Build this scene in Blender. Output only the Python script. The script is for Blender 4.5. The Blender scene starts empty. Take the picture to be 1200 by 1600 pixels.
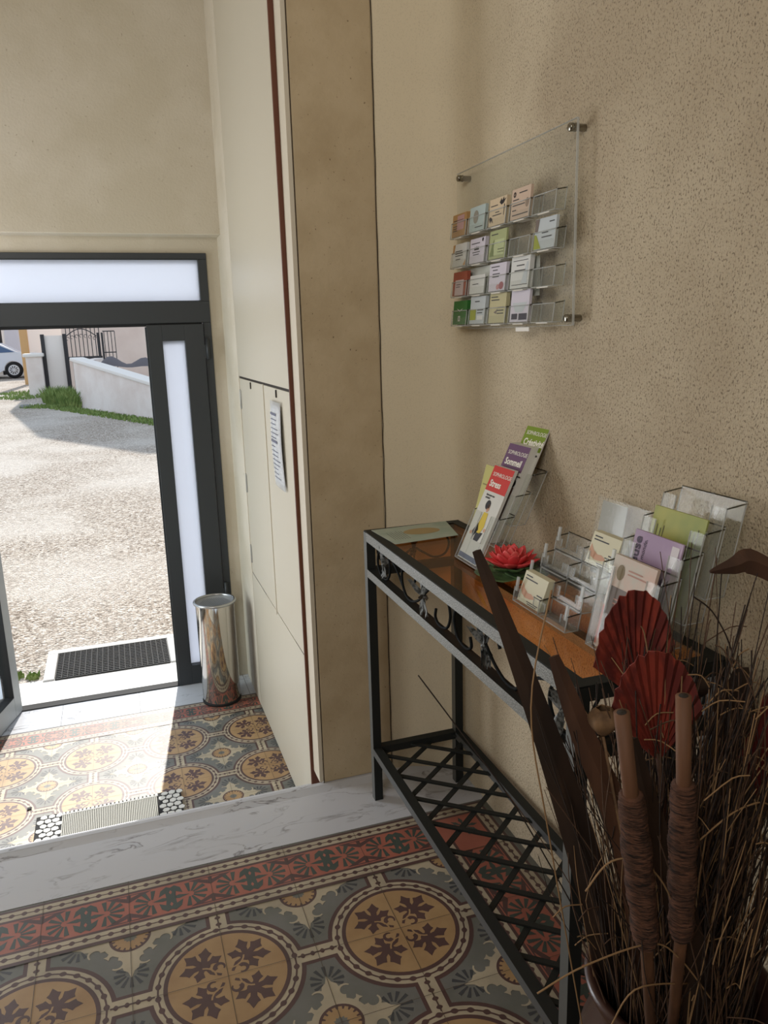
import bpy, bmesh, math, random
from mathutils import Vector, Matrix
random.seed(7)
sc = bpy.context.scene
# ------------------------------------------------------------------ camera
F = 1225.0476
YAW, PITCH, ROLL = 0.3245, 0.2248, -0.0288
CAM = Vector((-0.5111, -1.4858, 1.3578))
cy_, sy_ = math.cos(YAW), math.sin(YAW); cp_, sp_ = math.cos(PITCH), math.sin(PITCH)
FW = Vector((sy_*cp_, cy_*cp_, -sp_)); RT0 = Vector((cy_, -sy_, 0)); UP0 = RT0.cross(FW)
RT = RT0*math.cos(ROLL) + UP0*math.sin(ROLL); UPV = UP0*math.cos(ROLL) - RT0*math.sin(ROLL)
cam = bpy.data.objects.new('camera', bpy.data.cameras.new('camera'))
sc.collection.objects.link(cam)
cam.matrix_world = Matrix(((RT.x, UPV.x, -FW.x, CAM.x), (RT.y, UPV.y, -FW.y, CAM.y), (RT.z, UPV.z, -FW.z, CAM.z), (0, 0, 0, 1)))
cam.data.sensor_fit = 'VERTICAL'; cam.data.sensor_height = 32.0; cam.data.lens = F/1600*32.0
cam.data.clip_start = 0.05; cam.data.clip_end = 300
sc.camera = cam
# ------------------------------------------------------------------ light
SKY_STRENGTH, SUN_STRENGTH, EXPOSURE = 1.1, 5.6, 0.0
ENTRANCE_FILL_W, HALL_FILL_W = 88.0, 21.0
world = bpy.data.worlds.new('sky'); sc.world = world; world.use_nodes = True
wn = world.node_tree.nodes; bg = wn['Background']
bg.inputs[0].default_value = (0.72, 0.84, 1.0, 1); bg.inputs[1].default_value = SKY_STRENGTH
sun = bpy.data.objects.new('sun', bpy.data.lights.new('sun', 'SUN')); sc.collection.objects.link(sun)
ELEV = math.radians(38)
sd = Vector((0.143, 0.99, 0)).normalized()*math.cos(ELEV) + Vector((0, 0, math.sin(ELEV)))
sun.rotation_euler = sd.to_track_quat('Z', 'Y').to_euler()
sun.data.energy = SUN_STRENGTH; sun.data.angle = math.radians(0.6); sun.data.color = (1, 0.95, 0.88)
def area(name, loc, direction, sx, sy, power, col):
    l = bpy.data.lights.new(name, 'AREA'); l.shape = 'RECTANGLE'; l.size = sx; l.size_y = sy; l.energy = power; l.color = col
    o = bpy.data.objects.new(name, l); sc.collection.objects.link(o); o.location = loc
    o.rotation_euler = (-Vector(direction)).to_track_quat('Z', 'Y').to_euler()
    return o
area('entrance_window_daylight', (-2.15, 1.95, 0.75), (1, -0.35, 0.0), 1.6, 1.9, ENTRANCE_FILL_W, (0.93, 0.96, 1.0))  # added fill light; the left wall has no window here
hall = area('hall_daylight', (-1.9, -2.2, 2.2), (0.55, 1, -0.05), 1.4, 0.8, HALL_FILL_W, (1.0, 0.97, 0.93)); hall.data.spread = math.radians(125)  # added fill from behind the camera, no real source there
sc.view_settings.view_transform = 'Standard'; sc.view_settings.look = 'None'
sc.view_settings.gamma = 1; sc.view_settings.exposure = EXPOSURE; sc.view_settings.use_curve_mapping = False
sc.cycles.max_bounces = 10; sc.cycles.transparent_max_bounces = 40; sc.cycles.use_denoising = True
sc.cycles.caustics_reflective = False; sc.cycles.caustics_refractive = False; sc.cycles.sample_clamp_indirect = 4
# ------------------------------------------------------------------ materials
def lin(c):
    return tuple((v/255/12.92 if v/255 <= 0.04045 else ((v/255+0.055)/1.055)**2.4) for v in c) + (1.0,)
MATS = {}
def mat(name, rgb, rough=0.6, metal=0.0, spec=0.5, coat=0.0, coat_rough=0.1, sub=None):
    if name in MATS: return MATS[name]
    m = bpy.data.materials.new(name); m.use_nodes = True
    b = m.node_tree.nodes['Principled BSDF']
    b.inputs['Base Color'].default_value = lin(rgb); b.inputs['Roughness'].default_value = rough
    b.inputs['Metallic'].default_value = metal; b.inputs['Specular IOR Level'].default_value = spec
    b.inputs['Coat Weight'].default_value = coat; b.inputs['Coat Roughness'].default_value = coat_rough
    MATS[name] = m; return m
def nodes(m): return m.node_tree.nodes, m.node_tree.links, m.node_tree.nodes['Principled BSDF']
def add_noise_color(m, rgb2, scale, lo=0.4, hi=0.6, detail=4, stretch=(1, 1, 1), rough=0.55):
    n, l, b = nodes(m)
    tc = n.new('ShaderNodeTexCoord'); mp = n.new('ShaderNodeMapping'); mp.inputs['Scale'].default_value = stretch
    nz = n.new('ShaderNodeTexNoise'); nz.inputs['Scale'].default_value = scale; nz.inputs['Detail'].default_value = detail; nz.inputs['Roughness'].default_value = rough
    mr = n.new('ShaderNodeMapRange'); mr.inputs['From Min'].default_value = lo; mr.inputs['From Max'].default_value = hi
    mx = n.new('ShaderNodeMix'); mx.data_type = 'RGBA'
    src = b.inputs['Base Color'].links[0].from_socket if b.inputs['Base Color'].links else None
    if src: l.new(src, mx.inputs[6])
    else: mx.inputs[6].default_value = b.inputs['Base Color'].default_value
    mx.inputs[7].default_value = lin(rgb2)
    l.new(tc.outputs['Object'], mp.inputs[0]); l.new(mp.outputs[0], nz.inputs['Vector']); l.new(nz.outputs[0], mr.inputs[0])
    l.new(mr.outputs[0], mx.inputs[0]); l.new(mx.outputs[2], b.inputs['Base Color'])
    return m
def add_bump(m, scale, strength, dist=0.01, detail=3, kind='noise', stretch=(1, 1, 1)):
    n, l, b = nodes(m)
    tc = n.new('ShaderNodeTexCoord'); mp = n.new('ShaderNodeMapping'); mp.inputs['Scale'].default_value = stretch
    if kind == 'noise':
        t = n.new('ShaderNodeTexNoise'); t.inputs['Scale'].default_value = scale; t.inputs['Detail'].default_value = detail; out = t.outputs[0]
    else:
        t = n.new('ShaderNodeTexVoronoi'); t.inputs['Scale'].default_value = scale; out = t.outputs['Distance']
    bp = n.new('ShaderNodeBump'); bp.inputs['Strength'].default_value = strength; bp.inputs['Distance'].default_value = dist
    l.new(tc.outputs['Object'], mp.inputs[0]); l.new(mp.outputs[0], t.inputs['Vector']); l.new(out, bp.inputs['Height'])
    if b.inputs['Normal'].links: l.new(b.inputs['Normal'].links[0].from_socket, bp.inputs['Normal'])
    l.new(bp.outputs[0], b.inputs['Normal'])
    return m
plaster = mat('cream_plaster', (212, 203, 186), 0.9, spec=0.2)
add_noise_color(plaster, (202, 192, 172), 2.2); add_noise_color(plaster, (170, 156, 134), 60, 0.66, 0.76); add_bump(plaster, 90, 0.35, 0.004)
stucco = mat('pitted_stucco', (190, 175, 150), 0.92, spec=0.2)
add_noise_color(stucco, (177, 161, 136), 3)
def stucco_nodes(m):                      # rough render; pit shade painted as dark specks, fewer towards the paler trowelled corner
    n, l, b = nodes(m); tc = n.new('ShaderNodeTexCoord'); sp = n.new('ShaderNodeSeparateXYZ'); l.new(tc.outputs['Object'], sp.inputs[0])
    wob = n.new('ShaderNodeTexNoise'); wob.inputs['Scale'].default_value = 4; l.new(tc.outputs['Object'], wob.inputs['Vector'])
    ad = n.new('ShaderNodeMath'); ad.operation = 'MULTIPLY_ADD'; ad.inputs[1].default_value = 0.5; l.new(wob.outputs[0], ad.inputs[0]); l.new(sp.outputs['Y'], ad.inputs[2])
    mk = n.new('ShaderNodeMapRange'); mk.inputs['From Min'].default_value = 0.30; mk.inputs['From Max'].default_value = 0.85; mk.inputs['To Min'].default_value = 1; mk.inputs['To Max'].default_value = 0.12; l.new(ad.outputs[0], mk.inputs[0])
    nz = n.new('ShaderNodeTexNoise'); nz.inputs['Scale'].default_value = 320; nz.inputs['Detail'].default_value = 2; mp = n.new('ShaderNodeMapping'); mp.inputs['Scale'].default_value = (1, 1, .7)
    l.new(tc.outputs['Object'], mp.inputs[0]); l.new(mp.outputs[0], nz.inputs['Vector'])
    mr = n.new('ShaderNodeMapRange'); mr.inputs['From Min'].default_value = 0.56; mr.inputs['From Max'].default_value = 0.66; l.new(nz.outputs[0], mr.inputs[0])
    mu = n.new('ShaderNodeMath'); mu.operation = 'MULTIPLY'; l.new(mr.outputs[0], mu.inputs[0]); l.new(mk.outputs[0], mu.inputs[1])
    mx = n.new('ShaderNodeMix'); mx.data_type = 'RGBA'; m0 = n.new('ShaderNodeMix'); m0.data_type = 'RGBA'; m0.inputs[6].default_value = lin((216, 203, 176)); l.new(mk.outputs[0], m0.inputs[0]); l.new(b.inputs['Base Color'].links[0].from_socket, m0.inputs[7]); l.new(m0.outputs[2], mx.inputs[6]); mx.inputs[7].default_value = lin((130, 116, 97)); l.new(mu.outputs[0], mx.inputs[0]); l.new(mx.outputs[2], b.inputs['Base Color'])
    n2 = n.new('ShaderNodeTexNoise'); n2.inputs['Scale'].default_value = 210; n2.inputs['Detail'].default_value = 3; l.new(mp.outputs[0], n2.inputs['Vector'])
    bp = n.new('ShaderNodeBump'); bp.inputs['Distance'].default_value = 0.005; l.new(n2.outputs[0], bp.inputs['Height']); l.new(mk.outputs[0], bp.inputs['Strength']); l.new(bp.outputs[0], b.inputs['Normal'])
stucco_nodes(stucco)
pier_m = mat('ochre_pier_plaster', (188, 170, 140), 0.92, spec=0.2)
add_noise_color(pier_m, (174, 155, 124), 6, 0.4, 0.7); add_noise_color(pier_m, (110, 92, 70), 110, 0.68, 0.76, 2); add_bump(pier_m, 80, 0.35, 0.004)
cab_m = mat('cream_lacquered_panel', (198, 190, 172), 0.42, spec=0.35); add_bump(cab_m, 3, 0.1, 0.02)
crack_m = mat('dark_gap', (45, 38, 32), 0.9); wood_gap = mat('reddish_wood_edge', (96, 52, 30), 0.6)
steel_hinge = mat('hinge_steel', (170, 168, 160), 0.35, 0.8)
frame_m = mat('anthracite_aluminium', (52, 55, 57), 0.42, spec=0.4)
frame_lt = mat('grey_door_leaf_aluminium', (160, 164, 164), 0.4, spec=0.4)
black_rubber = mat('black_rubber', (22, 22, 23), 0.8)
marble = mat('white_veined_marble', (206, 204, 202), 0.3, spec=0.4)
def marble_nodes(m):
    n, l, b = nodes(m)
    tc = n.new('ShaderNodeTexCoord'); mp = n.new('ShaderNodeMapping'); mp.inputs['Rotation'].default_value = (0, 0, 0.6); mp.inputs['Scale'].default_value = (1, 2.6, 1)
    nz = n.new('ShaderNodeTexNoise'); nz.inputs['Scale'].default_value = 7; nz.inputs['Detail'].default_value = 9; nz.inputs['Distortion'].default_value = 0.9
    cr = n.new('ShaderNodeValToRGB'); e = cr.color_ramp.elements
    e[0].position = 0.475; e[0].color = lin((196, 199, 206)); e[1].position = 0.53; e[1].color = lin((200, 202, 208))
    x = e.new(0.5); x.color = lin((128, 126, 130))
    nz2 = n.new('ShaderNodeTexNoise'); nz2.inputs['Scale'].default_value = 5; nz2.inputs['Detail'].default_value = 4
    mr = n.new('ShaderNodeMapRange'); mr.inputs['From Min'].default_value = 0.46; mr.inputs['From Max'].default_value = 0.62
    mx = n.new('ShaderNodeMix'); mx.data_type = 'RGBA'; mx.inputs[6].default_value = lin((198, 200, 206))
    l.new(tc.outputs['Object'], mp.inputs[0]); l.new(mp.outputs[0], nz.inputs['Vector']); l.new(nz.outputs[0], cr.inputs[0])
    l.new(mp.outputs[0], nz2.inputs['Vector']); l.new(nz2.outputs[0], mr.inputs[0]); l.new(mr.outputs[0], mx.inputs[0]); l.new(cr.outputs[0], mx.inputs[7])
    l.new(mx.outputs[2], b.inputs['Base Color'])
marble_nodes(marble)
TR, TS = 0.50, 0.7
def tile(name, rgb, rgb2=None):
    m = mat(name, rgb, TR, spec=TS)
    add_noise_color(m, rgb2 or tuple(int(c*0.86) for c in rgb), 9, 0.4, 0.7)
    return m
t_grey = tile('tile_slate_grey', (112, 112, 108), (98, 100, 92)); t_brown = tile('tile_maroon', (86, 60, 58)); t_cream = tile('tile_cream', (184, 172, 148))
t_tan = tile('tile_ochre', (172, 141, 100), (156, 123, 84)); t_red = tile('tile_brick_red', (168, 100, 82), (156, 88, 72)); t_green = tile('tile_dark_green', (66, 78, 72))
t_dark = tile('tile_dark_slate', (66, 68, 72)); t_grout = tile('tile_grout', (88, 74, 60))
TILES = [t_grey, t_brown, t_cream, t_tan, t_red, t_green, t_dark, t_grout]
G_, B_, C_, T_, R_, N_, D_, J_ = range(8)
def glassy(name, tint, alpha_gloss=1.0, ior=1.45, haze=0.0, rough=0.02):
    m = bpy.data.materials.new(name); m.use_nodes = True; n, l = m.node_tree.nodes, m.node_tree.links
    n.remove(n['Principled BSDF']); out = n['Material Output']
    tr = n.new('ShaderNodeBsdfTransparent'); tr.inputs[0].default_value = tint
    gl = n.new('ShaderNodeBsdfGlossy'); gl.inputs['Roughness'].default_value = rough
    lw = n.new('ShaderNodeLayerWeight'); lw.inputs['Blend'].default_value = 0.5
    pw = n.new('ShaderNodeMath'); pw.operation = 'POWER'; pw.inputs[1].default_value = 5; l.new(lw.outputs['Facing'], pw.inputs[0])
    f0 = ((ior-1)/(ior+1))**2
    fr = n.new('ShaderNodeMath'); fr.operation = 'MULTIPLY_ADD'; fr.inputs[1].default_value = (1-f0)*0.4; fr.inputs[2].default_value = f0; l.new(pw.outputs[0], fr.inputs[0])
    mx = n.new('ShaderNodeMixShader'); l.new(fr.outputs[0], mx.inputs[0]); l.new(tr.outputs[0], mx.inputs[1]); l.new(gl.outputs[0], mx.inputs[2])
    res = mx.outputs[0]
    if haze:
        df = n.new('ShaderNodeBsdfDiffuse'); df.inputs[0].default_value = (0.85, 0.86, 0.84, 1)
        m2 = n.new('ShaderNodeMixShader'); m2.inputs[0].default_value = haze; l.new(res, m2.inputs[1]); l.new(df.outputs[0], m2.inputs[2]); res = m2.outputs[0]
    l.new(res, out.inputs[0]); MATS[name] = m; return m
acrylic = glassy('clear_acrylic', (0.96, 0.965, 0.955, 1), ior=1.24, haze=0.03, rough=0.10)
acrylic_edge = glassy('acrylic_bright_edge', (0.80, 0.81, 0.79, 1), ior=1.3, haze=0.32)
acrylic_dark = glassy('acrylic_dark_edge', (0.30, 0.28, 0.22, 1))
bronze_glass = glassy('bronze_tinted_glass', (1.0, 0.68, 0.42, 1), ior=1.45)
door_glass = glassy('door_glass', (0.90, 0.94, 0.94, 1), ior=1.5)
def frosted(name, col, t=0.6):
    m = bpy.data.materials.new(name); m.use_nodes = True; n, l = m.node_tree.nodes, m.node_tree.links
    n.remove(n['Principled BSDF']); d = n.new('ShaderNodeBsdfDiffuse'); d.inputs[0].default_value = col
    t_ = n.new('ShaderNodeBsdfTranslucent'); t_.inputs[0].default_value = col
    mx = n.new('ShaderNodeMixShader'); mx.inputs[0].default_value = t; l.new(d.outputs[0], mx.inputs[1]); l.new(t_.outputs[0], mx.inputs[2])
    l.new(mx.outputs[0], n['Material Output'].inputs[0]); MATS[name] = m; return m
frost_m = frosted('frosted_glass', (0.80, 0.84, 0.92, 1), 0.55)
iron = mat('dark_green_black_iron', (30, 33, 32), 0.6, 0.0, 0.3)
iron_face = mat('hammered_silver_iron', (140, 140, 134), 0.5, 0.2)  # hammered finish, lightened to hold the door light on front faces
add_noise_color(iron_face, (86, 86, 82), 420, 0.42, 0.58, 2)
iron_leaf = mat('silvered_iron_leaf', (112, 114, 112), 0.5, 0.2); add_noise_color(iron_leaf, (50, 52, 50), 120, 0.45, 0.6)
chrome = mat('polished_steel', (205, 200, 192), 0.09, 1.0); chrome_b = mat('brushed_steel', (190, 190, 188), 0.3, 1.0)
def paper(name, rgb): return mat(name, rgb, 0.55, spec=0.3)
ink = mat('printed_ink', (52, 50, 50), 0.6); white_ink = mat('white_print', (236, 230, 218), 0.6)

# ------------------------------------------------------------------ mesh helpers
class MB:
    def __init__(s): s.v = []; s.f = []; s.m = []; s.sm = []
    def add(s, vs, fs, mi=0, smooth=False):
        o = len(s.v); s.v += [tuple(v) for v in vs]
        for f in fs: s.f.append(tuple(i+o for i in f)); s.m.append(mi); s.sm.append(smooth)
        return s
    def box(s, x0, x1, y0, y1, z0, z1, mi=0, M=None):
        vs = [(x, y, z) for x in (x0, x1) for y in (y0, y1) for z in (z0, z1)]
        if M: vs = [M(v) if callable(M) else M @ Vector(v) for v in vs]
        return s.add(vs, [(0, 1, 3, 2), (4, 6, 7, 5), (0, 4, 5, 1), (2, 3, 7, 6), (0, 2, 6, 4), (1, 5, 7, 3)], mi)
    def bar(s, a, b, w, h, up=(0, 0, 1), mi=0):
        a, b = Vector(a), Vector(b); d = (b-a).normalized(); u = Vector(up)
        r = d.cross(u).normalized()*w/2; u = r.cross(d).normalized()*h/2
        vs = [p+i*r+j*u for p in (a, b) for i, j in ((-1, -1), (1, -1), (1, 1), (-1, 1))]
        return s.add(vs, [(0, 1, 2, 3), (7, 6, 5, 4), (0, 4, 5, 1), (1, 5, 6, 2), (2, 6, 7, 3), (3, 7, 4, 0)], mi)
    def tube(s, pts, r, n=8, mi=0, closed=False, cap=True):
        pts = [Vector(p) for p in pts]; N = len(pts); rs = r if isinstance(r, (list, tuple)) else [r]*N
        vs = []; u = None
        for i, p in enumerate(pts):
            if closed: d = pts[(i+1) % N]-pts[i-1]
            else: d = pts[min(i+1, N-1)]-pts[max(i-1, 0)]
            d.normalize()
            if u is None: u = d.orthogonal().normalized()
            else: u = (u-d*u.dot(d)).normalized()
            w = d.cross(u)
            for k in range(n):
                a = 2*math.pi*k/n; vs.append(p+(u*math.cos(a)+w*math.sin(a))*rs[i])
        fs = [(i*n+k, i*n+(k+1) % n, ((i+1) % N)*n+(k+1) % n, ((i+1) % N)*n+k) for i in range(N if closed else N-1) for k in range(n)]
        if cap and not closed: fs += [tuple(range(n-1, -1, -1)), tuple((N-1)*n+k for k in range(n))]
        return s.add(vs, fs, mi, True)
    def lathe(s, prof, c, n=48, mi=0, smooth=True):
        vs = [(c[0]+r*math.cos(2*math.pi*k/n), c[1]+r*math.sin(2*math.pi*k/n), c[2]+z) for r, z in prof for k in range(n)]
        return s.add(vs, [(i*n+k, i*n+(k+1) % n, (i+1)*n+(k+1) % n, (i+1)*n+k) for i in range(len(prof)-1) for k in range(n)], mi, smooth)
    def poly(s, pts, z, mi=0):           # flat polygon facing up
        a = sum(pts[i][0]*pts[(i+1) % len(pts)][1]-pts[(i+1) % len(pts)][0]*pts[i][1] for i in range(len(pts)))
        if a < 0: pts = pts[::-1]
        return s.add([(p[0], p[1], z) for p in pts], [tuple(range(len(pts)))], mi)
    def prism(s, pts, M, h, mi=0, smooth=False):     # 2D outline, M maps (a,b,c) -> world, extruded c 0..h
        n = len(pts); vs = [M((a, b, 0)) for a, b in pts]+[M((a, b, h)) for a, b in pts]
        s.add(vs, [tuple(range(n-1, -1, -1)), tuple(range(n, 2*n))], mi)
        s.add(vs, [(i, (i+1) % n, n+(i+1) % n, n+i) for i in range(n)], mi, smooth); return s
    def grid(s, fn, nu, nv, mi=0, smooth=True):
        vs = [fn(i/nu, j/nv) for i in range(nu+1) for j in range(nv+1)]
        return s.add(vs, [(i*(nv+1)+j, (i+1)*(nv+1)+j, (i+1)*(nv+1)+j+1, i*(nv+1)+j+1) for i in range(nu) for j in range(nv)], mi, smooth)
    def build(s, name, mats, parent=None, bevel=0, fix=True, solid=0):
        me = bpy.data.meshes.new(name); me.from_pydata(s.v, [], s.f)
        for m in (mats if isinstance(mats, list) else [mats]): me.materials.append(m)
        me.polygons.foreach_set('material_index', s.m); me.polygons.foreach_set('use_smooth', s.sm); me.update()
        if fix:
            bm = bmesh.new(); bm.from_mesh(me); bmesh.ops.recalc_face_normals(bm, faces=bm.faces); bm.to_mesh(me); bm.free()
        o = bpy.data.objects.new(name, me); sc.collection.objects.link(o)
        if parent:
            o.parent = parent
            base = parent
            off = Vector((0, 0, 0))
            while base: off += base.location if base.type == 'EMPTY' else Vector((0, 0, 0)); base = base.parent
            if parent.type == 'EMPTY': o.matrix_parent_inverse = Matrix.Translation(-off)
        if solid:
            md = o.modifiers.new('thickness', 'SOLIDIFY'); md.thickness = solid; md.offset = 0
        if bevel:
            md = o.modifiers.new('bevel', 'BEVEL'); md.width = bevel; md.segments = 2; md.limit_method = 'ANGLE'; md.angle_limit = math.radians(40)
        return o
def tag(o, label, cat, group=None, kind=None):
    o['label'] = label; o['category'] = cat
    if group: o['group'] = group
    if kind: o['kind'] = kind
    return o
def thing(name, loc, label, cat, group=None):
    o = bpy.data.objects.new(name, None); sc.collection.objects.link(o); o.location = loc; o.empty_display_size = 0.05
    return tag(o, label, cat, group)
def struct(o): o['kind'] = 'structure'; return o
def text_mesh(name, body, size, m, origin, right, up, parent=None, shear=0, bold=0, align='LEFT'):
    cu = bpy.data.curves.new('t', 'FONT'); cu.body = body; cu.size = size; cu.shear = shear; cu.offset = bold; cu.extrude = 0.0001; cu.align_x = align; cu.resolution_u = 3
    to = bpy.data.objects.new('t', cu); sc.collection.objects.link(to); bpy.context.view_layer.update()
    me = bpy.data.meshes.new_from_object(to.evaluated_get(bpy.context.evaluated_depsgraph_get())); bpy.data.objects.remove(to); bpy.data.curves.remove(cu)
    R, U = Vector(right).normalized(), Vector(up).normalized(); Nn = R.cross(U)
    O = Vector(origin)
    for v in me.vertices: v.co = O+R*v.co.x+U*v.co.y+Nn*v.co.z
    me.materials.clear(); me.materials.append(m)
    o = bpy.data.objects.new(name, me); sc.collection.objects.link(o)
    if parent:
        o.parent = parent
        if parent.type == 'EMPTY': o.matrix_parent_inverse = Matrix.Translation(-parent.location)
    return o

# ------------------------------------------------------------------ tiled floors (inlaid cement tile pattern)
LZ = 0.00022
def rot(pts, a, c=(0, 0)): return [(c[0]+x*math.cos(a)-y*math.sin(a), c[1]+x*math.sin(a)+y*math.cos(a)) for x, y in pts]
def circ(r, c, n=64): return [(c[0]+r*math.cos(2*math.pi*k/n), c[1]+r*math.sin(2*math.pi*k/n)) for k in range(n)]
def bead_line(mb, a, b, z, n, w0=0.0017, w1=0.0066, mi=B_):
    (ax, ay), (bx, by) = a, b; L = math.hypot(bx-ax, by-ay); dx, dy = (bx-ax)/L, (by-ay)/L; N = n*8
    up = []; dn = []
    for i in range(N+1):
        t = i/N; w = w0+(w1-w0)*max(0.0, math.sin(t*n*math.pi*2-math.pi/2)*1.15-0.0)
        px, py = ax+dx*L*t, ay+dy*L*t; up.append((px-dy*w, py+dx*w)); dn.append((px+dy*w, py-dx*w))
    for i in range(N): mb.poly([dn[i], dn[i+1], up[i+1], up[i]], z, mi)
def bead_ring(mb, c, r, z, n, w0=0.0020, w1=0.0068, mi=B_):
    N = n*8; pi_, po = [], []
    for i in range(N):
        t = i/N; a = 2*math.pi*t; w = w0+(w1-w0)*max(0.0, math.sin(t*n*math.pi*2)); pi_.append((c[0]+(r-w)*math.cos(a), c[1]+(r-w)*math.sin(a))); po.append((c[0]+(r+w)*math.cos(a), c[1]+(r+w)*math.sin(a)))
    for i in range(N): j = (i+1) % N; mb.poly([pi_[i], po[i], po[j], pi_[j]], z, mi)
def rect_dir(a0, a1, w, ang, c): return rot([(a0, -w), (a1, -w), (a1, w), (a0, w)], ang, c)
def lobe(L, w): return [(0, -w*.42), (L*0.42, -w*0.46), (L*0.66, -w*.95), (L*0.74, -w*0.55), (L, 0), (L*0.74, w*0.55), (L*0.66, w*.95), (L*0.42, w*0.46), (0, w*.42)]
def arc_stroke(mb, c, r, w, a0, a1, z, mi, n=10, taper=False):
    for i in range(n):
        t0, t1 = a0+(a1-a0)*i/n, a0+(a1-a0)*(i+1)/n
        w0_, w1_ = (w*(1-i/n*0.7), w*(1-(i+1)/n*0.7)) if taper else (w, w)
        mb.poly([(c[0]+(r-w0_)*math.cos(t0), c[1]+(r-w0_)*math.sin(t0)), (c[0]+(r+w0_)*math.cos(t0), c[1]+(r+w0_)*math.sin(t0)),
                 (c[0]+(r+w1_)*math.cos(t1), c[1]+(r+w1_)*math.sin(t1)), (c[0]+(r-w1_)*math.cos(t1), c[1]+(r-w1_)*math.sin(t1))], z, mi)
def medallion(mb, c, z):
    mb.poly(circ(0.170, c), z+LZ, B_)
    for k in range(4): mb.poly(rect_dir(0.155, 0.2, 0.028, k*math.pi/2, c), z+LZ*(1.0+0.01*(k+1)), B_)
    mb.poly(circ(0.160, c), z+LZ*2, C_)
    for k in range(4):
        mb.poly(rect_dir(0.15, 0.2, 0.019, k*math.pi/2, c), z+LZ*(2.0+0.01*(k+1)), C_)
        a, b = rot([(0.155, 0), (0.2, 0)], k*math.pi/2, c); bead_line(mb, a, b, z+LZ*3.1, 2)
    bead_ring(mb, c, 0.1485, z+LZ*3, 28)
    mb.poly(circ(0.1375, c), z+LZ*3.5, B_); mb.poly(circ(0.128, c), z+LZ*4, T_)
    for q in range(4):
        A = math.pi/4+q*math.pi/2
        hub = rot([(0.068, 0)], A, c)[0]
        for k, (la, L, w) in enumerate(((-112, .046, .0140), (-56, .055, .0160), (0, .055, .0170), (56, .055, .0160), (112, .046, .0140))):
            mb.poly(rot(lobe(L, w), A+math.radians(la), hub), z+LZ*(5+0.01*k), B_)
        mb.poly(circ(0.0155, hub, 14), z+LZ*5.1, B_)
        st = rot([(0.066, 0.004), (0.040, 0.012), (0.016, 0.004), (0.018, -0.002), (0.040, 0.004), (0.066, -0.005)], A, c); mb.poly(st, z+LZ*5.15, B_)
        cc = rot([(0.034, -0.014)], A, c)[0]; arc_stroke(mb, cc, 0.0105, 0.0058, A+math.radians(80), A+math.radians(-170), z+LZ*5.2, B_, 12, True)
        cc = rot([(0.046, 0.030)], A, c)[0]; arc_stroke(mb, cc, 0.030, 0.0019, A+math.radians(-165), A+math.radians(-50), z+LZ*5.4, T_, 8)
def rosette(mb, c, z):
    for k in range(4):
        A = k*math.pi/2
        hub = rot([(0.112, 0)], A, c)[0]
        for i in range(9):
            a = math.radians(-116+29*i)
            mb.poly(rot([(0.013, -0.0018), (0.037+0.005*math.cos(a), -0.0044), (0.037+0.005*math.cos(a), 0.0044), (0.013, 0.0018)], A+a, hub), z+LZ*(1.5+0.01*i), D_)
        mb.poly(rot([(0.055, -0.020), (0.068, -0.012), (0.078, -0.010), (0.090, -0.019), (0.101, -0.016), (0.108, -0.007), (0.128, 0), (0.108, 0.007), (0.101, 0.016), (0.090, 0.019), (0.078, 0.010), (0.068, 0.012), (0.055, 0.020)], A, c), z+LZ*2.2, C_)
        for s in (-1, 1):
            cc = rot([(0.076, s*0.030)], A, c)[0]
            arc_stroke(mb, cc, 0.0160, 0.0054, A+s*math.radians(-170), A+s*math.radians(40), z+LZ*(2.3+0.01*(s+1)), C_, 10, True)
        B2 = A+math.pi/4
        mb.poly(rot([(0.056, -0.008), (0.068, -0.004), (0.076, -0.008), (0.075, 0), (0.076, 0.008), (0.068, 0.004), (0.056, 0.008)], B2, c), z+LZ*2.6, C_)
    mb.poly(circ(0.062, c, 40), z+LZ*2.8, C_); mb.poly(circ(0.047, c, 40), z+LZ*3.2, B_)
    gear = []
    for i in range(18):
        a = 2*math.pi*i/18
        for da, r in ((-0.13, 0.034), (-0.10, 0.041), (0.10, 0.041), (0.13, 0.034)): gear.append((c[0]+r*math.cos(a+da), c[1]+r*math.sin(a+da)))
    mb.poly(gear, z+LZ*3.6, T_)
    g2 = []
    for i in range(12):
        a = 2*math.pi*i/12
        for da, r in ((-0.2, 0.013), (0, 0.017)): g2.append((c[0]+r*math.cos(a+da), c[1]+r*math.sin(a+da)))
    mb.poly(g2, z+LZ*4, G_)
BANDS = [(0, .011, B_), (.011, .039, C_), (.039, .047, B_), (.047, .150, R_), (.150, .158, B_), (.158, .186, C_), (.186, .194, B_), (.194, .2, G_)]
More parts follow.
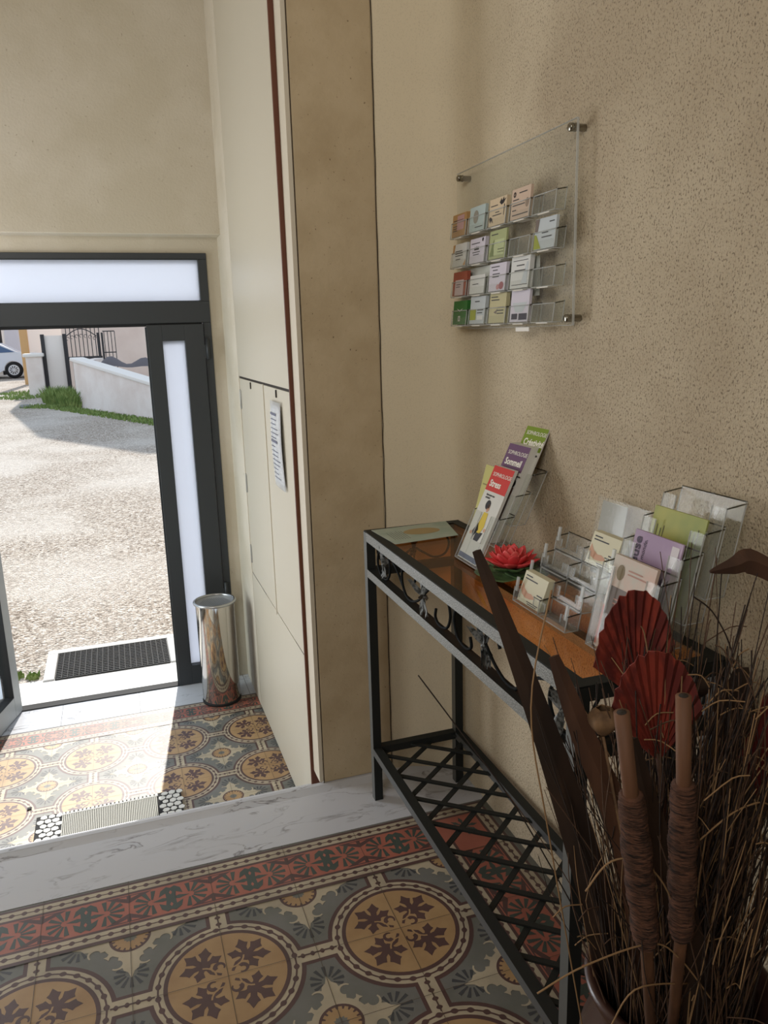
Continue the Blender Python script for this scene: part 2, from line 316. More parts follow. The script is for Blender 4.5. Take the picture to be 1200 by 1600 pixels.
def border(mb, s0, s1, joints, f, z):
    """f(s,t) -> xy; joints: list of s positions of tile joints"""
    for i, (a, b, mi) in enumerate(BANDS): mb.poly([f(s0, a), f(s1, a), f(s1, b), f(s0, b)], z+LZ*(6+0.001*i), mi)
    for t in (.025, .172): bead_line(mb, f(s0, t), f(s1, t), z+LZ*6.5, max(2, int(round((s1-s0)/0.2*7))))
    P = lambda pts: [f(a, b) for a, b in pts]
    for j in joints:
        for sg in (-1, 1):
            if s0-1e-6 <= j+sg*0.07 <= s1+1e-6:
                for t0, t1 in ((.050, .080), (.147, .117)):
                    mb.poly(P([(j, t0), (j+sg*0.056, t0), (j, t1)]), z+LZ*6.5, B_)
                    tm = t0+(t1-t0)*0.12; tn = t0+(t1-t0)*0.42
                    mb.poly(P([(j+sg*.005, tm), (j+sg*0.026, tm), (j+sg*.005, tn)]), z+LZ*6.8, R_)
        c = j+0.1
        if c-0.085 < s0-1e-6 or c+0.085 > s1+1e-6: continue
        m = 0.0985
        mb.poly(P([(c-.045, m), (c-.020, m-.007), (c-.012, m-.005), (c+.012, m-.005), (c+.020, m-.007), (c+.045, m), (c+.020, m+.007), (c+.012, m+.005), (c-.012, m+.005), (c-.020, m+.007)]), z+LZ*7, N_)
        for sg in (-1, 1):
            mb.poly(P([(c-.011, m), (c-.013, m+sg*.022), (c-.029, m+sg*.012), (c-.024, m+sg*.034), (c-.010, m+sg*.046), (c, m+sg*.040), (c+.010, m+sg*.046), (c+.024, m+sg*.034), (c+.029, m+sg*.012), (c+.013, m+sg*.022), (c+.011, m)]), z+LZ*7.2, N_)
            mb.poly(P([(c-.004, m+sg*.022), (c, m+sg*.014), (c+.004, m+sg*.022), (c, m+sg*.030)]), z+LZ*7.4, R_)
            for i in range(7):
                a = math.radians(-96+32*i); ca, sa = math.cos(a), math.sin(a); L0, L1, w = .010, .043, .0046
                h = (c+sg*.046, m)
                pts = [(h[0]+sg*(ca*u-sa*v), h[1]+sa*u+ca*v) for u, v in ((L0, -w*.5), (L1, -w*1.3), (L1, w*1.3), (L0, w*.5))]
                mb.poly(P(pts), z+LZ*(7.3+0.01*i), N_)
def corner(mb, x, y, z):
    cols = [(.2, G_), (.194, B_), (.186, C_), (.158, B_), (.150, R_), (.047, B_), (.039, C_), (.011, B_)]
    for i, (t, mi) in enumerate(cols): mb.poly([(x, y), (x+t, y), (x+t, y+t), (x, y+t)], z+LZ*(9+0.15*i), mi)
    for t in (.172,):
        bead_line(mb, (x, y+t), (x+t, y+t), z+LZ*10.6, 6); bead_line(mb, (x+t, y), (x+t, y+t), z+LZ*10.6, 6)
    bead_line(mb, (x, y+.025), (x+.025, y+.025), z+LZ*10.6, 1); bead_line(mb, (x+.025, y), (x+.025, y+.025), z+LZ*10.6, 1)
    hub = (x+.10, y+.10)
    for i in range(8): mb.poly(rot(lobe(.042, .007), i*math.pi/4, hub), z+LZ*(10.6+.01*i), N_)
def joints(mb, xs, ys, x0, x1, y0, y1, z):
    for x in xs: mb.poly([(x-.0006, y0), (x+.0006, y0), (x+.0006, y1), (x-.0006, y1)], z+LZ*12, J_)
    for y in ys: mb.poly([(x0, y-.0006), (x1, y-.0006), (x1, y+.0006), (x0, y+.0006)], z+LZ*12.2, J_)
ZE = -0.646
WALLX = 0.412
# upper hall floor
mb = MB(); z = -12.2*LZ
X0, Y0 = -2.6, -3.0
mb.box(X0, WALLX, Y0, 0.40, -0.10, z, G_)
for i in range(-6, 1):
    for j in range(-7, 1):
        if i*0.4-0.2 < X0 or j*0.4-0.2 < Y0: continue
        medallion(mb, (i*0.4, j*0.4), z)
for i in range(-6, 1):
    for j in range(-7, 1):
        if i*0.4-0.2 < X0-0.2 or j*0.4 < Y0+0.4: continue
        rosette(mb, (i*0.4+0.2, j*0.4+0.2), z)
bor = MB()
border(mb, -2.6, 0.2, [-2.6+0.2*k for k in range(15)], lambda s, t: (s, 0.2+t), z)
border(mb, -3.0, 0.2, [-3.0+0.2*k for k in range(17)], lambda s, t: (0.2+t, s), z)
corner(mb, 0.2, 0.2, z)
joints(mb, [-2.4+0.2*k for k in range(14)], [-2.8+0.2*k for k in range(16)], X0, 0.4, Y0, 0.4, z)
struct(mb.build('floor', TILES, fix=False))
# entrance floor
mb = MB(); z = ZE-12.2*LZ; EX, EY = -0.7821, 2.3246
mb.box(-2.2, 0.45, 1.45, EY+0.40, ZE-0.12, z, G_)
for i in range(-3, 3):
    for j in range(-2, 1):
        mb_c = (EX+i*0.4, EY+j*0.4)
        medallion(mb, mb_c, z)
for i in range(-3, 3):
    for j in range(-2, 1):
        rosette(mb, (EX+i*0.4+0.2, EY+j*0.4+0.2), z)
bx0 = EX-1.4
border(mb, bx0, bx0+2.6, [bx0+0.2*k for k in range(14)], lambda s, t: (s, EY+0.2+t), z)
joints(mb, [bx0+0.2*k for k in range(1, 13)], [EY-0.8+0.2*k for k in range(6)], -2.2, 0.42, 1.45, EY+0.4, z)
struct(mb.build('floor_entrance', TILES, fix=False))
# marble sill inside the door, threshold outside
mb = MB(); mb.box(-2.2, 0.45, EY+0.40, 3.0, ZE-0.12, ZE)
for x in (-1.55, -0.955, -0.545, 0.06): mb.box(x-.0008, x+.0008, EY+.4, 3.0, ZE-0.001, ZE+0.0003, 1)
struct(mb.build('floor_sill', [marble, crack_m]))
# steps down from the hall
mb = MB(); mb.prism([(0.40, -.05), (0.6085, -.05), (0.6085, -.004), (0.6045, 0), (0.40, 0)], lambda p: (-2.6+p[2], p[0], p[1]), 3.06)
struct(mb.build('trim_1', marble))
mb = MB(); prof = [(0.609, -0.05), (0.609, -0.010), (0.613, -0.010), (0.645, -0.0015), (0.647, -0.0005), (0.660, -0.0005), (0.668, -0.004), (0.673, -0.014), (0.674, -0.05)]
mb.prism([(a, b) for a, b in prof], lambda p: (-2.6+p[2], p[0], p[1]), 3.06)
struct(mb.build('trim_2', marble))
mb = MB()
for k in range(3): mb.box(-2.6, 0.12, 0.40, 0.66+0.26*k, ZE-0.05, -0.16*k-(0.05 if k == 0 else 0)-0.001 if k == 0 else -0.1615*k)
struct(mb.build('floor_steps', marble))
# ------------------------------------------------------------------ walls
mb = MB(); mb.box(WALLX, WALLX+0.25, -3.0, 0.50, -0.1, 3.1)
struct(mb.build('wall_right', stucco))
# rounded plaster corner between right wall and pier
cov = [(0.412, 0.44), (0.4118, 0.50), (0.410, 0.555), (0.398, 0.590), (0.370, 0.615), (0.330, 0.632), (0.280, 0.646), (0.212, 0.658)]
mb = MB()
def lerp_path(path, t):
    k = t*(len(path)-1); i = min(int(k), len(path)-2); f_ = k-i
    return tuple(path[i][q]*(1-f_)+path[i+1][q]*f_ for q in range(len(path[0])))
outl = cov+[(0.212, 0.72), (0.66, 0.72), (0.66, 0.44)]
n = len(outl); vs = [(x, y, zz) for zz in (-0.05, 3.1) for x, y in outl]
mb.add(vs, [tuple(range(n)), tuple(range(2*n-1, n-1, -1))]); mb.add(vs, [(i, (i+1) % n, n+(i+1) % n, n+i) for i in range(len(cov)-1)], 0, True)
mb.add(vs, [(i, (i+1) % n, n+(i+1) % n, n+i) for i in range(len(cov)-1, n)], 0, False)
struct(mb.build('wall_corner', stucco))
mb = MB(); mb.box(-0.012, 0.2118, 0.655, 0.70, 0.0, 3.1); struct(mb.build('wall_pier', pier_m, bevel=0.004))
mb = MB(); crk = [(0.2122+random.uniform(-.0012, .0012), 0.6548, k*0.05) for k in range(63)]
mb.tube(crk, 0.0012, 4); struct(mb.build('trim_3', crack_m))
mb = MB(); mb.box(-0.024, -0.0125, 0.663, 0.74, 0.0, 3.1); struct(mb.build('trim_4', mat('cream_trim', (206, 196, 176), 0.6)))
mb = MB(); mb.prism([(-.031, -.6), (0, -.6), (0, 3.1), (-.040, 3.1)], lambda p: (p[0], .742+p[2], p[1]), .010); struct(mb.build('trim_5', wood_gap))
mb = MB(); mb.box(0.02, 0.101, 0.70, 0.80, -0.64, 3.1); mb.box(-0.0135, -0.0115, 0.6535, 0.6545, 0.0, 3.1); struct(mb.build('trim_6', crack_m))
# side wall of entrance (closet front)
mb = MB(); mb.box(0.1, 0.6, 0.80, 3.0, ZE-0.1, 3.1); struct(mb.build('wall_entrance_side', cab_m))
mb = MB(); mb.box(0.0945, 0.1, 2.56, 3.0, ZE, 3.1); struct(mb.build('wall_reveal', plaster))
# front wall: upper projecting part and the wall around the door
mb = MB(); mb.box(-2.2, 0.1, 2.87, 3.02, 1.88, 3.1); struct(mb.build('wall_lintel', plaster, bevel=0.004))
mb = MB(); mb.box(-2.2, 0.1, 3.0, 3.075, 1.80, 1.885); mb.box(0.028, 0.1, 3.0, 3.075, ZE-.1, 1.80); mb.box(-2.2, -1.97, 3.0, 3.075, ZE-.1, 1.80)
mb.box(-2.2, 0.6, 3.02, 3.075, 1.885, 5.0); mb.box(0.1, 4.0, 3.0, 3.075, ZE-.1, 5.0); mb.box(-6, -2.2, 3.0, 3.075, ZE-.1, 5.0)
struct(mb.build('wall_front', plaster))
mb = MB(); mb.box(-2.35, -2.2, 0.66, 3.0, ZE-.1, 3.1); mb.box(-2.75, -2.6, -3.0, 0.66, -.1, 3.1); mb.box(-2.6, -2.35, 0.62, 0.66, -.1, 3.1); struct(mb.build('wall_left', plaster))
mb = MB(); mb.box(-2.75, 0.66, -3.0, 3.2, 3.1, 3.2); struct(mb.build('ceiling', plaster))
mb = MB(); mb.box(-2.75, 0.66, -3.15, -3.0, -.1, 3.1); struct(mb.build('wall_back', plaster))
# closet doors on the side wall
def on_side(name, y0, y1, z0, z1, parent, x=0.0945, m=cab_m, b=0.001):
    mb = MB(); mb.box(x, 0.0998, y0, y1, z0, z1); return mb.build(name, m, parent, bevel=b)
cl = thing('closet_cabinet', (0.1, 1.6, ZE), 'cream built-in closet front with two narrow hinged doors beside the entrance door', 'cabinet')
on_side('upper_panel', 0.815, 2.548, 1.166, 3.09, cl, 0.093)
gp = MB(); gp.box(0.0965, 0.0996, 0.815, 2.548, 1.155, 1.166); gp.build('shadow_gap', crack_m, cl)
dl = on_side('door', 1.886, 2.540, 0.135, 1.155, cl, 0.0945); dr = on_side('door', 0.90, 1.880, 0.135, 1.155, cl, 0.0945)
on_side('edge_strip', 1.876, 1.892, 0.12, 1.158, cl, 0.0905)
on_side('lower_panel', 0.815, 2.548, ZE+0.004, 0.130, cl, 0.0938)
for q0, q1 in ((.815, 1.50), (2.15, 2.548)): g2 = MB(); g2.box(0.0960, 0.0990, q0, q1, 0.130, 0.135); g2.build('shadow_gap', crack_m, cl)
for d_, yy, zs in ((dl, 2.527, (1.05, 0.62, 0.24)), (dr, 1.31, (1.00, 0.55, 0.22))):
    for zz in zs:
        h = MB(); h.tube([(0.092, yy, zz-.05), (0.092, yy, zz+.05)], 0.004, 8); h.box(0.0925, 0.0945, yy-.02, yy+.02, zz-.045, zz+.045)
        for q in (-.025, .025): h.tube([(0.0915, yy-.012, zz+q), (0.0925, yy-.012, zz+q)], 0.003, 6)
        h.build('hinge', steel_hinge, d_, bevel=0.0005)
for yy in (1.60, 2.2):
    h = MB(); h.box(0.090, 0.0945, yy-.006, yy+.006, 1.120, 1.150); h.build('catch', crack_m, dr if yy < 1.88 else dl)
# paper in plastic sleeve
ps = thing('document_sleeve', (0.09, 1.58, 0.78), 'clear plastic sleeve holding printed sheets hung on the right closet door', 'document')
mb = MB(); mb.grid(lambda u, v: (0.0885-0.006*math.sin(v*3.1)-0.004*math.sin(u*3), 1.500+u*0.185+0.02*(v-0.5), 0.775+v*0.315), 6, 10); mb.build('printed_sheet', paper('white_sheet', (222, 222, 224)), ps, solid=0.001)
mb = MB(); mb.grid(lambda u, v: (0.0865-0.006*math.sin(v*3.1)-0.004*math.sin(u*3), 1.492+u*0.20+0.02*(v-0.5), 0.760+v*0.345), 6, 10); mb.build('plastic_sleeve', glassy('sleeve_plastic', (0.93, 0.93, 0.95, 1), ior=1.15, haze=0.35), ps, solid=0.0006)
mb = MB()
for k in range(15):
    zz = 1.05-k*0.018; w = random.uniform(0.06, 0.14); x_ = 0.0865-0.006*math.sin((zz-.775)/.315*3.1)-0.0055
    mb.box(x_, x_+0.0004, 1.665-w+0.02*((zz-.775)/.315-.5), 1.665+0.02*((zz-.775)/.315-.5), zz, zz+(0.010 if k in (0, 6) else 0.003))
mb.build('printed_lines', mat('grey_print', (96, 98, 116), 0.6), ps)

# ------------------------------------------------------------------ door and window frame in the front wall
FY0, FY1 = 2.985, 3.05
def fbox(mb, x0, x1, z0, z1, y0=FY0, y1=FY1, mi=0): mb.box(x0, x1, y0, y1, z0, z1, mi)
win = MB()
fbox(win, -1.97, 0.028, 1.768, 1.80); fbox(win, -1.97, 0.028, 1.44, 1.552); fbox(win, -0.018, 0.028, 1.552, 1.768); fbox(win, -0.012, 0.028, ZE, 1.44)
fbox(win, -1.97, -1.93, ZE, 1.768); fbox(win, -1.235, -1.195, ZE, 1.44)
for x0, x1, z0, z1 in ((-1.93, -0.018, 1.552, 1.556), (-1.93, -0.018, 1.764, 1.768)): fbox(win, x0, x1, z0, z1, FY0-0.004, FY0)
fr = struct(win.build('window_1', frame_m, bevel=0.002))
g = MB(); fbox(g, -1.93, -0.018, 1.552, 1.768, 3.015, 3.021); struct(g.build('frosted_pane', frost_m, fr))
g = MB(); fbox(g, -1.93, -1.235, ZE+0.08, 1.44, 3.015, 3.021); struct(g.build('frosted_pane', frost_m, fr)); g = MB(); fbox(g, -1.93, -1.235, ZE, ZE+0.08, 2.99, 3.04); g.build('bottom_rail', frame_m, fr)
g = MB(); fbox(g, -1.195, -0.018, 1.425, 1.441, FY0+0.01, FY1); g.build('head_seal', black_rubber, fr)
g = MB()
for zz in (1.30, ZE+0.55): g.tube([(0.0, FY0-0.010, zz-.055), (0.0, FY0-0.010, zz+.055)], 0.010, 10); g.box(-0.02, 0.012, FY0-0.008, FY0, zz-.05, zz+.02)
g.build('hinge', frame_m, fr)
# fixed narrow leaf
leaf = MB()
LX0, LX1, Z0, Z1 = -0.313, -0.016, ZE+0.004, 1.432
SGL, SGR, SGZ0, SGZ1 = -0.236, -0.118, ZE+0.12, 1.346
for a in ((LX0, SGL, Z0, Z1), (SGR, LX1, Z0, Z1), (SGL, SGR, Z0, SGZ0), (SGL, SGR, SGZ1, Z1)): fbox(leaf, *a, 2.978, 3.045)
fbox(leaf, LX0-0.008, LX0, Z0, Z1-0.01, 3.00, 3.012)
dn = struct(leaf.build('door_1', frame_m, bevel=0.0015))
g = MB(); fbox(g, SGL, SGR, SGZ0, SGZ1, 3.015, 3.021); struct(g.build('frosted_pane', frost_m, dn))
g = MB(); fbox(g, LX0-0.0082, LX0-0.0070, 0.33, 0.62, 2.999, 3.004); g.build('strike_plate', chrome_b, dn)
g = MB(); g.box(-1.195, LX0, 2.985, 3.05, ZE, ZE+0.006); struct(g.build('trim_7', black_rubber))
# open main leaf, hinged on the left and swung into the entrance
hx, hy = -1.192, 3.0; ang = math.radians(-106.0)
ML = Matrix.Translation((hx, hy, ZE)) @ Matrix.Rotation(ang, 4, 'Z')
lf = MB(); W, H = 0.87, 2.08
for a in ((0, .085, .006, H), (W-.085, W, .006, H), (.085, W-.085, .006, .12), (.085, W-.085, H-.09, H)): lf.box(a[0], a[1], -0.028, 0.028, a[2], a[3], 0, ML)
dn2 = struct(lf.build('door_2', frame_lt, bevel=0.003))
g = MB(); g.box(.085, W-.085, -0.004, 0.004, .12, H-.09, 0, ML); struct(g.build('glass_pane', door_glass, dn2))
g = MB()
for a in ((.085, .089, .12, H-.09), (W-.089, W-.085, .12, H-.09), (.085, W-.085, .12, .124)): g.box(a[0], a[1], -0.0286, 0.0286, a[2], a[3], 0, ML)
g.build('glazing_seal', black_rubber, dn2)
g = MB()
g.tube([ML @ Vector(p_) for p_ in ((W-.04, -.03, 1.02), (W-.04, -.07, 1.02), (W-.16, -.07, 1.02))], 0.009, 8); g.build('door_handle', chrome_b, dn2)

# ------------------------------------------------------------------ outside
SL = 0.02
def gz(y): return ZE-0.01+SL*max(0, y-3.4)
gravel = mat('pale_gravel', (196, 188, 178), 0.95, spec=0.1)
def gravel_nodes(m):
    n, l, b = nodes(m); tc = n.new('ShaderNodeTexCoord')
    v = n.new('ShaderNodeTexVoronoi'); v.inputs['Scale'].default_value = 55; v.feature = 'F1'
    cr = n.new('ShaderNodeValToRGB'); e = cr.color_ramp.elements
    e[0].position = 0.0; e[0].color = lin((118, 108, 98)); e[1].position = 1; e[1].color = lin((222, 216, 208)); e.new(0.35).color = lin((168, 156, 144)); e.new(0.7).color = lin((192, 182, 170))
    sep = n.new('ShaderNodeSeparateColor'); l.new(tc.outputs['Object'], v.inputs['Vector']); l.new(v.outputs['Color'], sep.inputs[0]); l.new(sep.outputs[0], cr.inputs[0])
    nz = n.new('ShaderNodeTexNoise'); nz.inputs['Scale'].default_value = 0.7; nz.inputs['Detail'].default_value = 5; l.new(tc.outputs['Object'], nz.inputs['Vector'])
    mr = n.new('ShaderNodeMapRange'); mr.inputs['From Min'].default_value = .42; mr.inputs['From Max'].default_value = .62; l.new(nz.outputs[0], mr.inputs[0])
    mx = n.new('ShaderNodeMix'); mx.data_type = 'RGBA'; mx.inputs[7].default_value = lin((214, 208, 200)); mm = n.new('ShaderNodeMath'); mm.operation = 'MULTIPLY'; mm.inputs[1].default_value = 0.55
    l.new(mr.outputs[0], mm.inputs[0]); l.new(mm.outputs[0], mx.inputs[0]); l.new(cr.outputs[0], mx.inputs[6]); l.new(mx.outputs[2], b.inputs['Base Color'])
    bp = n.new('ShaderNodeBump'); bp.inputs['Strength'].default_value = 0.9; bp.inputs['Distance'].default_value = 0.02; bp.invert = True; l.new(v.outputs['Distance'], bp.inputs['Height']); l.new(bp.outputs[0], b.inputs['Normal'])
gravel_nodes(gravel)
mb = MB(); mb.grid(lambda u, v: (-30+60*u, 3.2+(90-3.2)*v*v, gz(3.2+(90-3.2)*v*v)), 30, 60)
struct(mb.build('floor_gravel_yard', gravel))
mb = MB(); mb.box(-2.2, 0.6, 3.05, 3.40, ZE-0.15, ZE-0.004); struct(mb.build('floor_threshold', mat('white_stone', (224, 222, 218), 0.6)))
# rubber mat outside
mt = thing('rubber_doormat', (-0.65, 3.6, ZE), 'black rubber ring doormat on pale concrete just outside the open door', 'doormat')
mb = MB(); x0, x1, y0, y1 = -1.02, -0.33, 3.37, 3.80; zt = ZE+0.005
cw, ch = 0.034, 0.028; nx, ny = int((x1-x0)/cw), int((y1-y0)/ch)
for i in range(nx+1): mb.box(x0+i*cw-.0026, x0+i*cw+.0026, y0, y0+ny*ch, ZE-0.003, zt)
for j in range(ny+1):
    mb.box(x0, x0+nx*cw, y0+j*ch-.0036, y0+j*ch+.0036, ZE-0.003, zt-.0004)
mb.build('rubber_grid', black_rubber, mt)
mb = MB()
for a in ((x0-.07, x1+.06, y0+ny*ch+.006, y0+ny*ch+.07), (x0-.07, x0-.006, y0, y0+ny*ch+.006), (x0+nx*cw+.006, x0+nx*cw+.055, y0, y0+ny*ch+.006)): mb.box(*a, ZE-0.006, zt+.001)
mb.box(x0, x1, y0, y1, ZE-.02, ZE-.002)
mb.build('border', mat('worn_grey_rubber', (200, 200, 198), 0.85), mt, bevel=0.004)
outw = mat('outdoor_render', (236, 228, 222), 0.9, spec=0.2); add_noise_color(outw, (224, 212, 204), 1.6, .4, .65); add_bump(outw, 30, .3, .01)
outw2 = mat('white_render', (240, 232, 224), 0.9, spec=0.2); housew = mat('peach_house_render', (238, 218, 204), 0.9, spec=0.2); add_noise_color(housew, (228, 206, 192), .8)
coping = mat('pale_coping', (230, 226, 220), 0.8)
def wall_seg(mb, a, b, th, z0, z1, side=1, mi=0, ends=0):
    a, b = Vector((*a, 0)), Vector((*b, 0)); d = (b-a).normalized(); nn = Vector((-d.y, d.x, 0))*th*side; a = a-d*ends; b = b+d*ends
    vs = [(q.x, q.y, zz) for zz in (z0, z1) for q in (a, b, b+nn, a+nn)]
    mb.add(vs, [(3, 2, 1, 0), (4, 5, 6, 7), (0, 1, 5, 4), (1, 2, 6, 5), (2, 3, 7, 6), (3, 0, 4, 7)], mi)
gw = thing('garden_wall', (-1.43, 20.6, gz(20.6)), 'low rendered garden wall with coping right of the iron gate across the yard', 'wall')
A_, B2_ = (-1.43, 20.6), (2.6, 12.2)
def on_line(t): return (A_[0]+(B2_[0]-A_[0])*t, A_[1]+(B2_[1]-A_[1])*t)
mb = MB(); vs = []
for t, top in ((0, 0.86), (1, -0.35)):
    x_, y_ = on_line(t); nx_, ny_ = 0.902*0.28, 0.43*0.28
    vs += [(x_, y_, gz(y_)-.2), (x_+nx_, y_+ny_, gz(y_)-.2), (x_+nx_, y_+ny_, top), (x_, y_, top)]
mb.add(vs, [(0, 1, 2, 3), (7, 6, 5, 4), (0, 4, 5, 1), (1, 5, 6, 2), (2, 6, 7, 3), (3, 7, 4, 0)]); mb.build('wall_body', outw, gw)
mb = MB(); vs = []
for t, top in ((-.01, 0.87), (1, -0.34)):
    x_, y_ = on_line(t); nx_, ny_ = 0.902, 0.43
    for o_, zz in ((-.05, 0), (.33, 0), (.33, .09), (-.05, .09)): vs.append((x_+nx_*o_, y_+ny_*o_, top+zz))
mb.add(vs, [(0, 1, 2, 3), (7, 6, 5, 4), (0, 4, 5, 1), (1, 5, 6, 2), (2, 6, 7, 3), (3, 7, 4, 0)]); mb.build('coping', coping, gw, bevel=0.02)
mb = MB(); wall_seg(mb, (-1.30, 20.75), (-0.95, 24.0), 0.25, gz(22)-.2, 0.86, -1); gw2 = mb.build('wall_return', outw, gw)
# pillar, slab and posts
p1 = thing('gate_pillar', (-2.72, 25, gz(25)), 'short rendered pillar with pale cap between the timber post and gate slab', 'pillar')
mb = MB(); mb.box(-2.95, -2.50, 25.0, 25.45, gz(25)-.15, 0.93); mb.build('pillar_body', outw, p1)
mb = MB(); mb.box(-3.02, -2.44, 24.94, 25.51, 0.93, 1.04); mb.build('cap', coping, p1, bevel=.03)
p2 = thing('boundary_slab', (-2.1, 25.5, gz(25.5)), 'tall pale rendered slab held between two dark steel posts', 'wall')
mb = MB(); mb.box(-2.40, -1.86, 25.45, 25.65, gz(25)-.15, 1.56); mb.build('slab', outw2, p2)
for x_, zt_ in ((-2.44, 1.60), (-1.80, 1.60)):
    mb = MB(); mb.box(x_-.055, x_+.055, 25.38, 25.48, gz(25)-.15, zt_); mb.build('post', mat('dark_steel', (48, 46, 48), .6), p2)
ds = MATS['dark_steel']
gt = thing('iron_gate', (-1.2, 24, gz(24)), 'dark wrought iron gate of thin vertical bars with arched top', 'gate')
for q0, q1 in ((.84, .92), (gz(24), gz(24)+.06)): mb = MB(); mb.box(-1.76, -0.72, 23.985, 24.015, q0, q1); mb.build('rail', ds, gt)
for k in range(9):
    x_ = -1.68+k*0.115; mb = MB(); mb.tube([(x_, 24, gz(24)), (x_, 24, 2.0)], 0.012, 6); mb.build('bar', ds, gt)
mb = MB(); mb.tube([(-1.70+0.86*t, 24, 1.50+0.22*math.sin(math.pi*t)) for t in [i/16 for i in range(17)]], 0.014, 6)
for k in range(7):
    cx = -1.64+k*.125; mb.tube([(cx+.045*math.cos(a*math.pi/6), 24, 1.42+.1*math.sin(math.pi*(k+.5)/7)+.045*math.sin(a*math.pi/6)) for a in range(10)], 0.008, 5)
mb.build('scrollwork', ds, gt)
for x_ in (-0.80, -0.68):
    mb = MB(); mb.box(x_-.03, x_+.03, 23.95, 24.03, gz(24), 1.60); mb.build('post', ds, gt)
fn = thing('iron_fence', (-0.5, 24, gz(24)), 'short iron railing panel on the wall right of the gate', 'fence')
mb = MB(); mb.box(-0.66, -0.32, 23.99, 24.01, 1.62, 1.65); mb.box(-0.66, -0.32, 23.99, 24.01, 1.0, 1.03)
for k in range(4): mb.tube([(-0.62+k*.1, 24, gz(24)), (-0.62+k*.1, 24, 1.63)], 0.011, 6)
mb.build('railing', ds, fn)
mb = MB(); mb.grid(lambda u, v: (-0.95+1.7*u, 21.9-1.9*u+0.5*v, 0.62+(0.50*math.sin(math.pi*min(1, u*1.0))*(0.6+.4*math.sin(u*9))*math.sin(math.pi*v*.5+.2))), 14, 5)
tag(mb.build('tarpaulin', mat('grey_tarp', (96, 92, 96), .8)), 'dark grey covered heap showing above the garden wall', 'tarpaulin')
# grass
gm = mat('grass_green', (104, 130, 66), 0.8); add_noise_color(gm, (132, 150, 84), 6)
def grass(name, spots, label, hmin, hmax):
    mb = MB()
    for (x_, y_, r_, n_) in spots:
        for _ in range(n_):
            a = random.uniform(0, 6.28); q = r_*math.sqrt(random.random()); px_, py_ = x_+q*math.cos(a), y_+q*math.sin(a)*1.2; h_ = random.uniform(hmin, hmax); b_ = random.uniform(0, 6.28); w_ = random.uniform(.008, .02)
            z0_ = gz(py_)-.01; dx_, dy_ = math.cos(b_)*h_*.45, math.sin(b_)*h_*.45
            mb.add([(px_-w_, py_, z0_), (px_+w_, py_, z0_), (px_+w_*.6+dx_*.4, py_+dy_*.4, z0_+h_*.65), (px_-w_*.6+dx_*.4, py_+dy_*.4, z0_+h_*.65), (px_+dx_, py_+dy_, z0_+h_)], [(0, 1, 2, 3), (3, 2, 4)])
    return tag(mb.build(name, gm, fix=False), label, 'grass', kind='stuff')
grass('tall_grass', [(-1.85, 21.6, .40, 900), (-2.05, 22.4, .35, 400), (-1.55, 20.6, .30, 500)], 'tall green grass clump growing at the foot of the slab and gate', .2, .50)
grass('low_grass', [(-1.9+.16*k, 20.55-.33*k, .24, 120) for k in range(15)]+[(-2.6+.2*k, 21.2-.12*k, .3, 120) for k in range(6)]+[(-3.1, 24.5, .7, 500), (-3.3, 26, .6, 300)], 'thin low grass along the foot of the garden wall', .03, .10)
grass('weed_tuft', [(-1.15, 3.47, .035, 26), (-1.24, 3.50, .03, 18)], 'small bright green weed sprouting at the threshold edge left of the doormat', .03, .06)
for bx_, by_, s_, lb in ((-2.75, 21.2, .16, 'flat grey stone lying on the grass below the gate pillar'), (-0.95, 19.35, .09, 'small white stone at the foot of the garden wall')):
    mb = MB(); mb.lathe([(0.001, s_*.55), (s_*.6, s_*.5), (s_, s_*.2), (s_*.9, -.05), (0.001, -.06)], (bx_, by_, gz(by_)), 9); tag(mb.build('stone', mat('stone_grey' if s_ > .1 else 'stone_white', (130, 132, 128) if s_ > .1 else (225, 222, 215), .9)), lb, 'stone')
mb = MB(); mb.box(-3.52, -3.26, 30.0, 30.26, gz(30)-.2, 6.0); tag(mb.build('timber_post', mat('timber', (206, 168, 118), .8), bevel=.02), 'square tan timber post standing beside the parked car', 'post')
mb = MB(); mb.tube([(-4.95, 37, gz(37)), (-4.95, 37, 5)], .07, 8); tag(mb.build('lamp_pole', ds), 'thin dark pole behind the parked car', 'pole')
# house and far buildings
def bld(name, foot, h, m, label):
    mb = MB(); n_ = len(foot); z0_ = -.7
    vs = [(x_, y_, zz) for zz in (z0_, h) for x_, y_ in foot]; mb.add(vs, [tuple(range(n_-1, -1, -1)), tuple(range(n_, 2*n_))]+[(i, (i+1) % n_, n_+(i+1) % n_, n_+i) for i in range(n_)])
    r = thing(name, (foot[0][0], foot[0][1], 0), label, 'building'); mb.build('walls', m, r); return r
h1 = thing('house', (-1.95, 27.0, 0), 'peach rendered house rising behind the garden wall and gate', 'building')
gab = [(-1.95, -.7), (9, -.7), (9, 11.2), (2.1, 11.2), (-.2, 8.9), (-1.95, 5.0)]
mb = MB(); mb.prism(gab, lambda p: (p[0], 27.0+p[2], p[1]), 8); mb.build('walls', housew, h1)
mb = MB()
for (a, b), (c, d) in (((-2.05, 4.8), (-.2, 8.95)), ((-.2, 8.95), (2.1, 11.25)), ((2.1, 11.25), (9, 11.25))): mb.bar((a, 31, b), (c, 31, d), 8.3, .12, up=(0, 0, 1))
mb.build('roof', mat('roof_tile', (170, 110, 84), .9), h1)
h2 = bld('white_building', [(-11, 41), (-2.0, 41), (-2.0, 47), (-11, 47)], 6.5, outw2, 'white building far behind the parked car')
mb = MB(); mb.box(-5.2, -4.2, 40.95, 41.0, .2, 2.3); mb.build('doorway', mat('pale_shutter', (200, 200, 208), .6), h2); mb = MB(); mb.box(-7.6, -6.4, 40.95, 41.0, 1.0, 2.4); mb.build('window', MATS['pale_shutter'], h2)
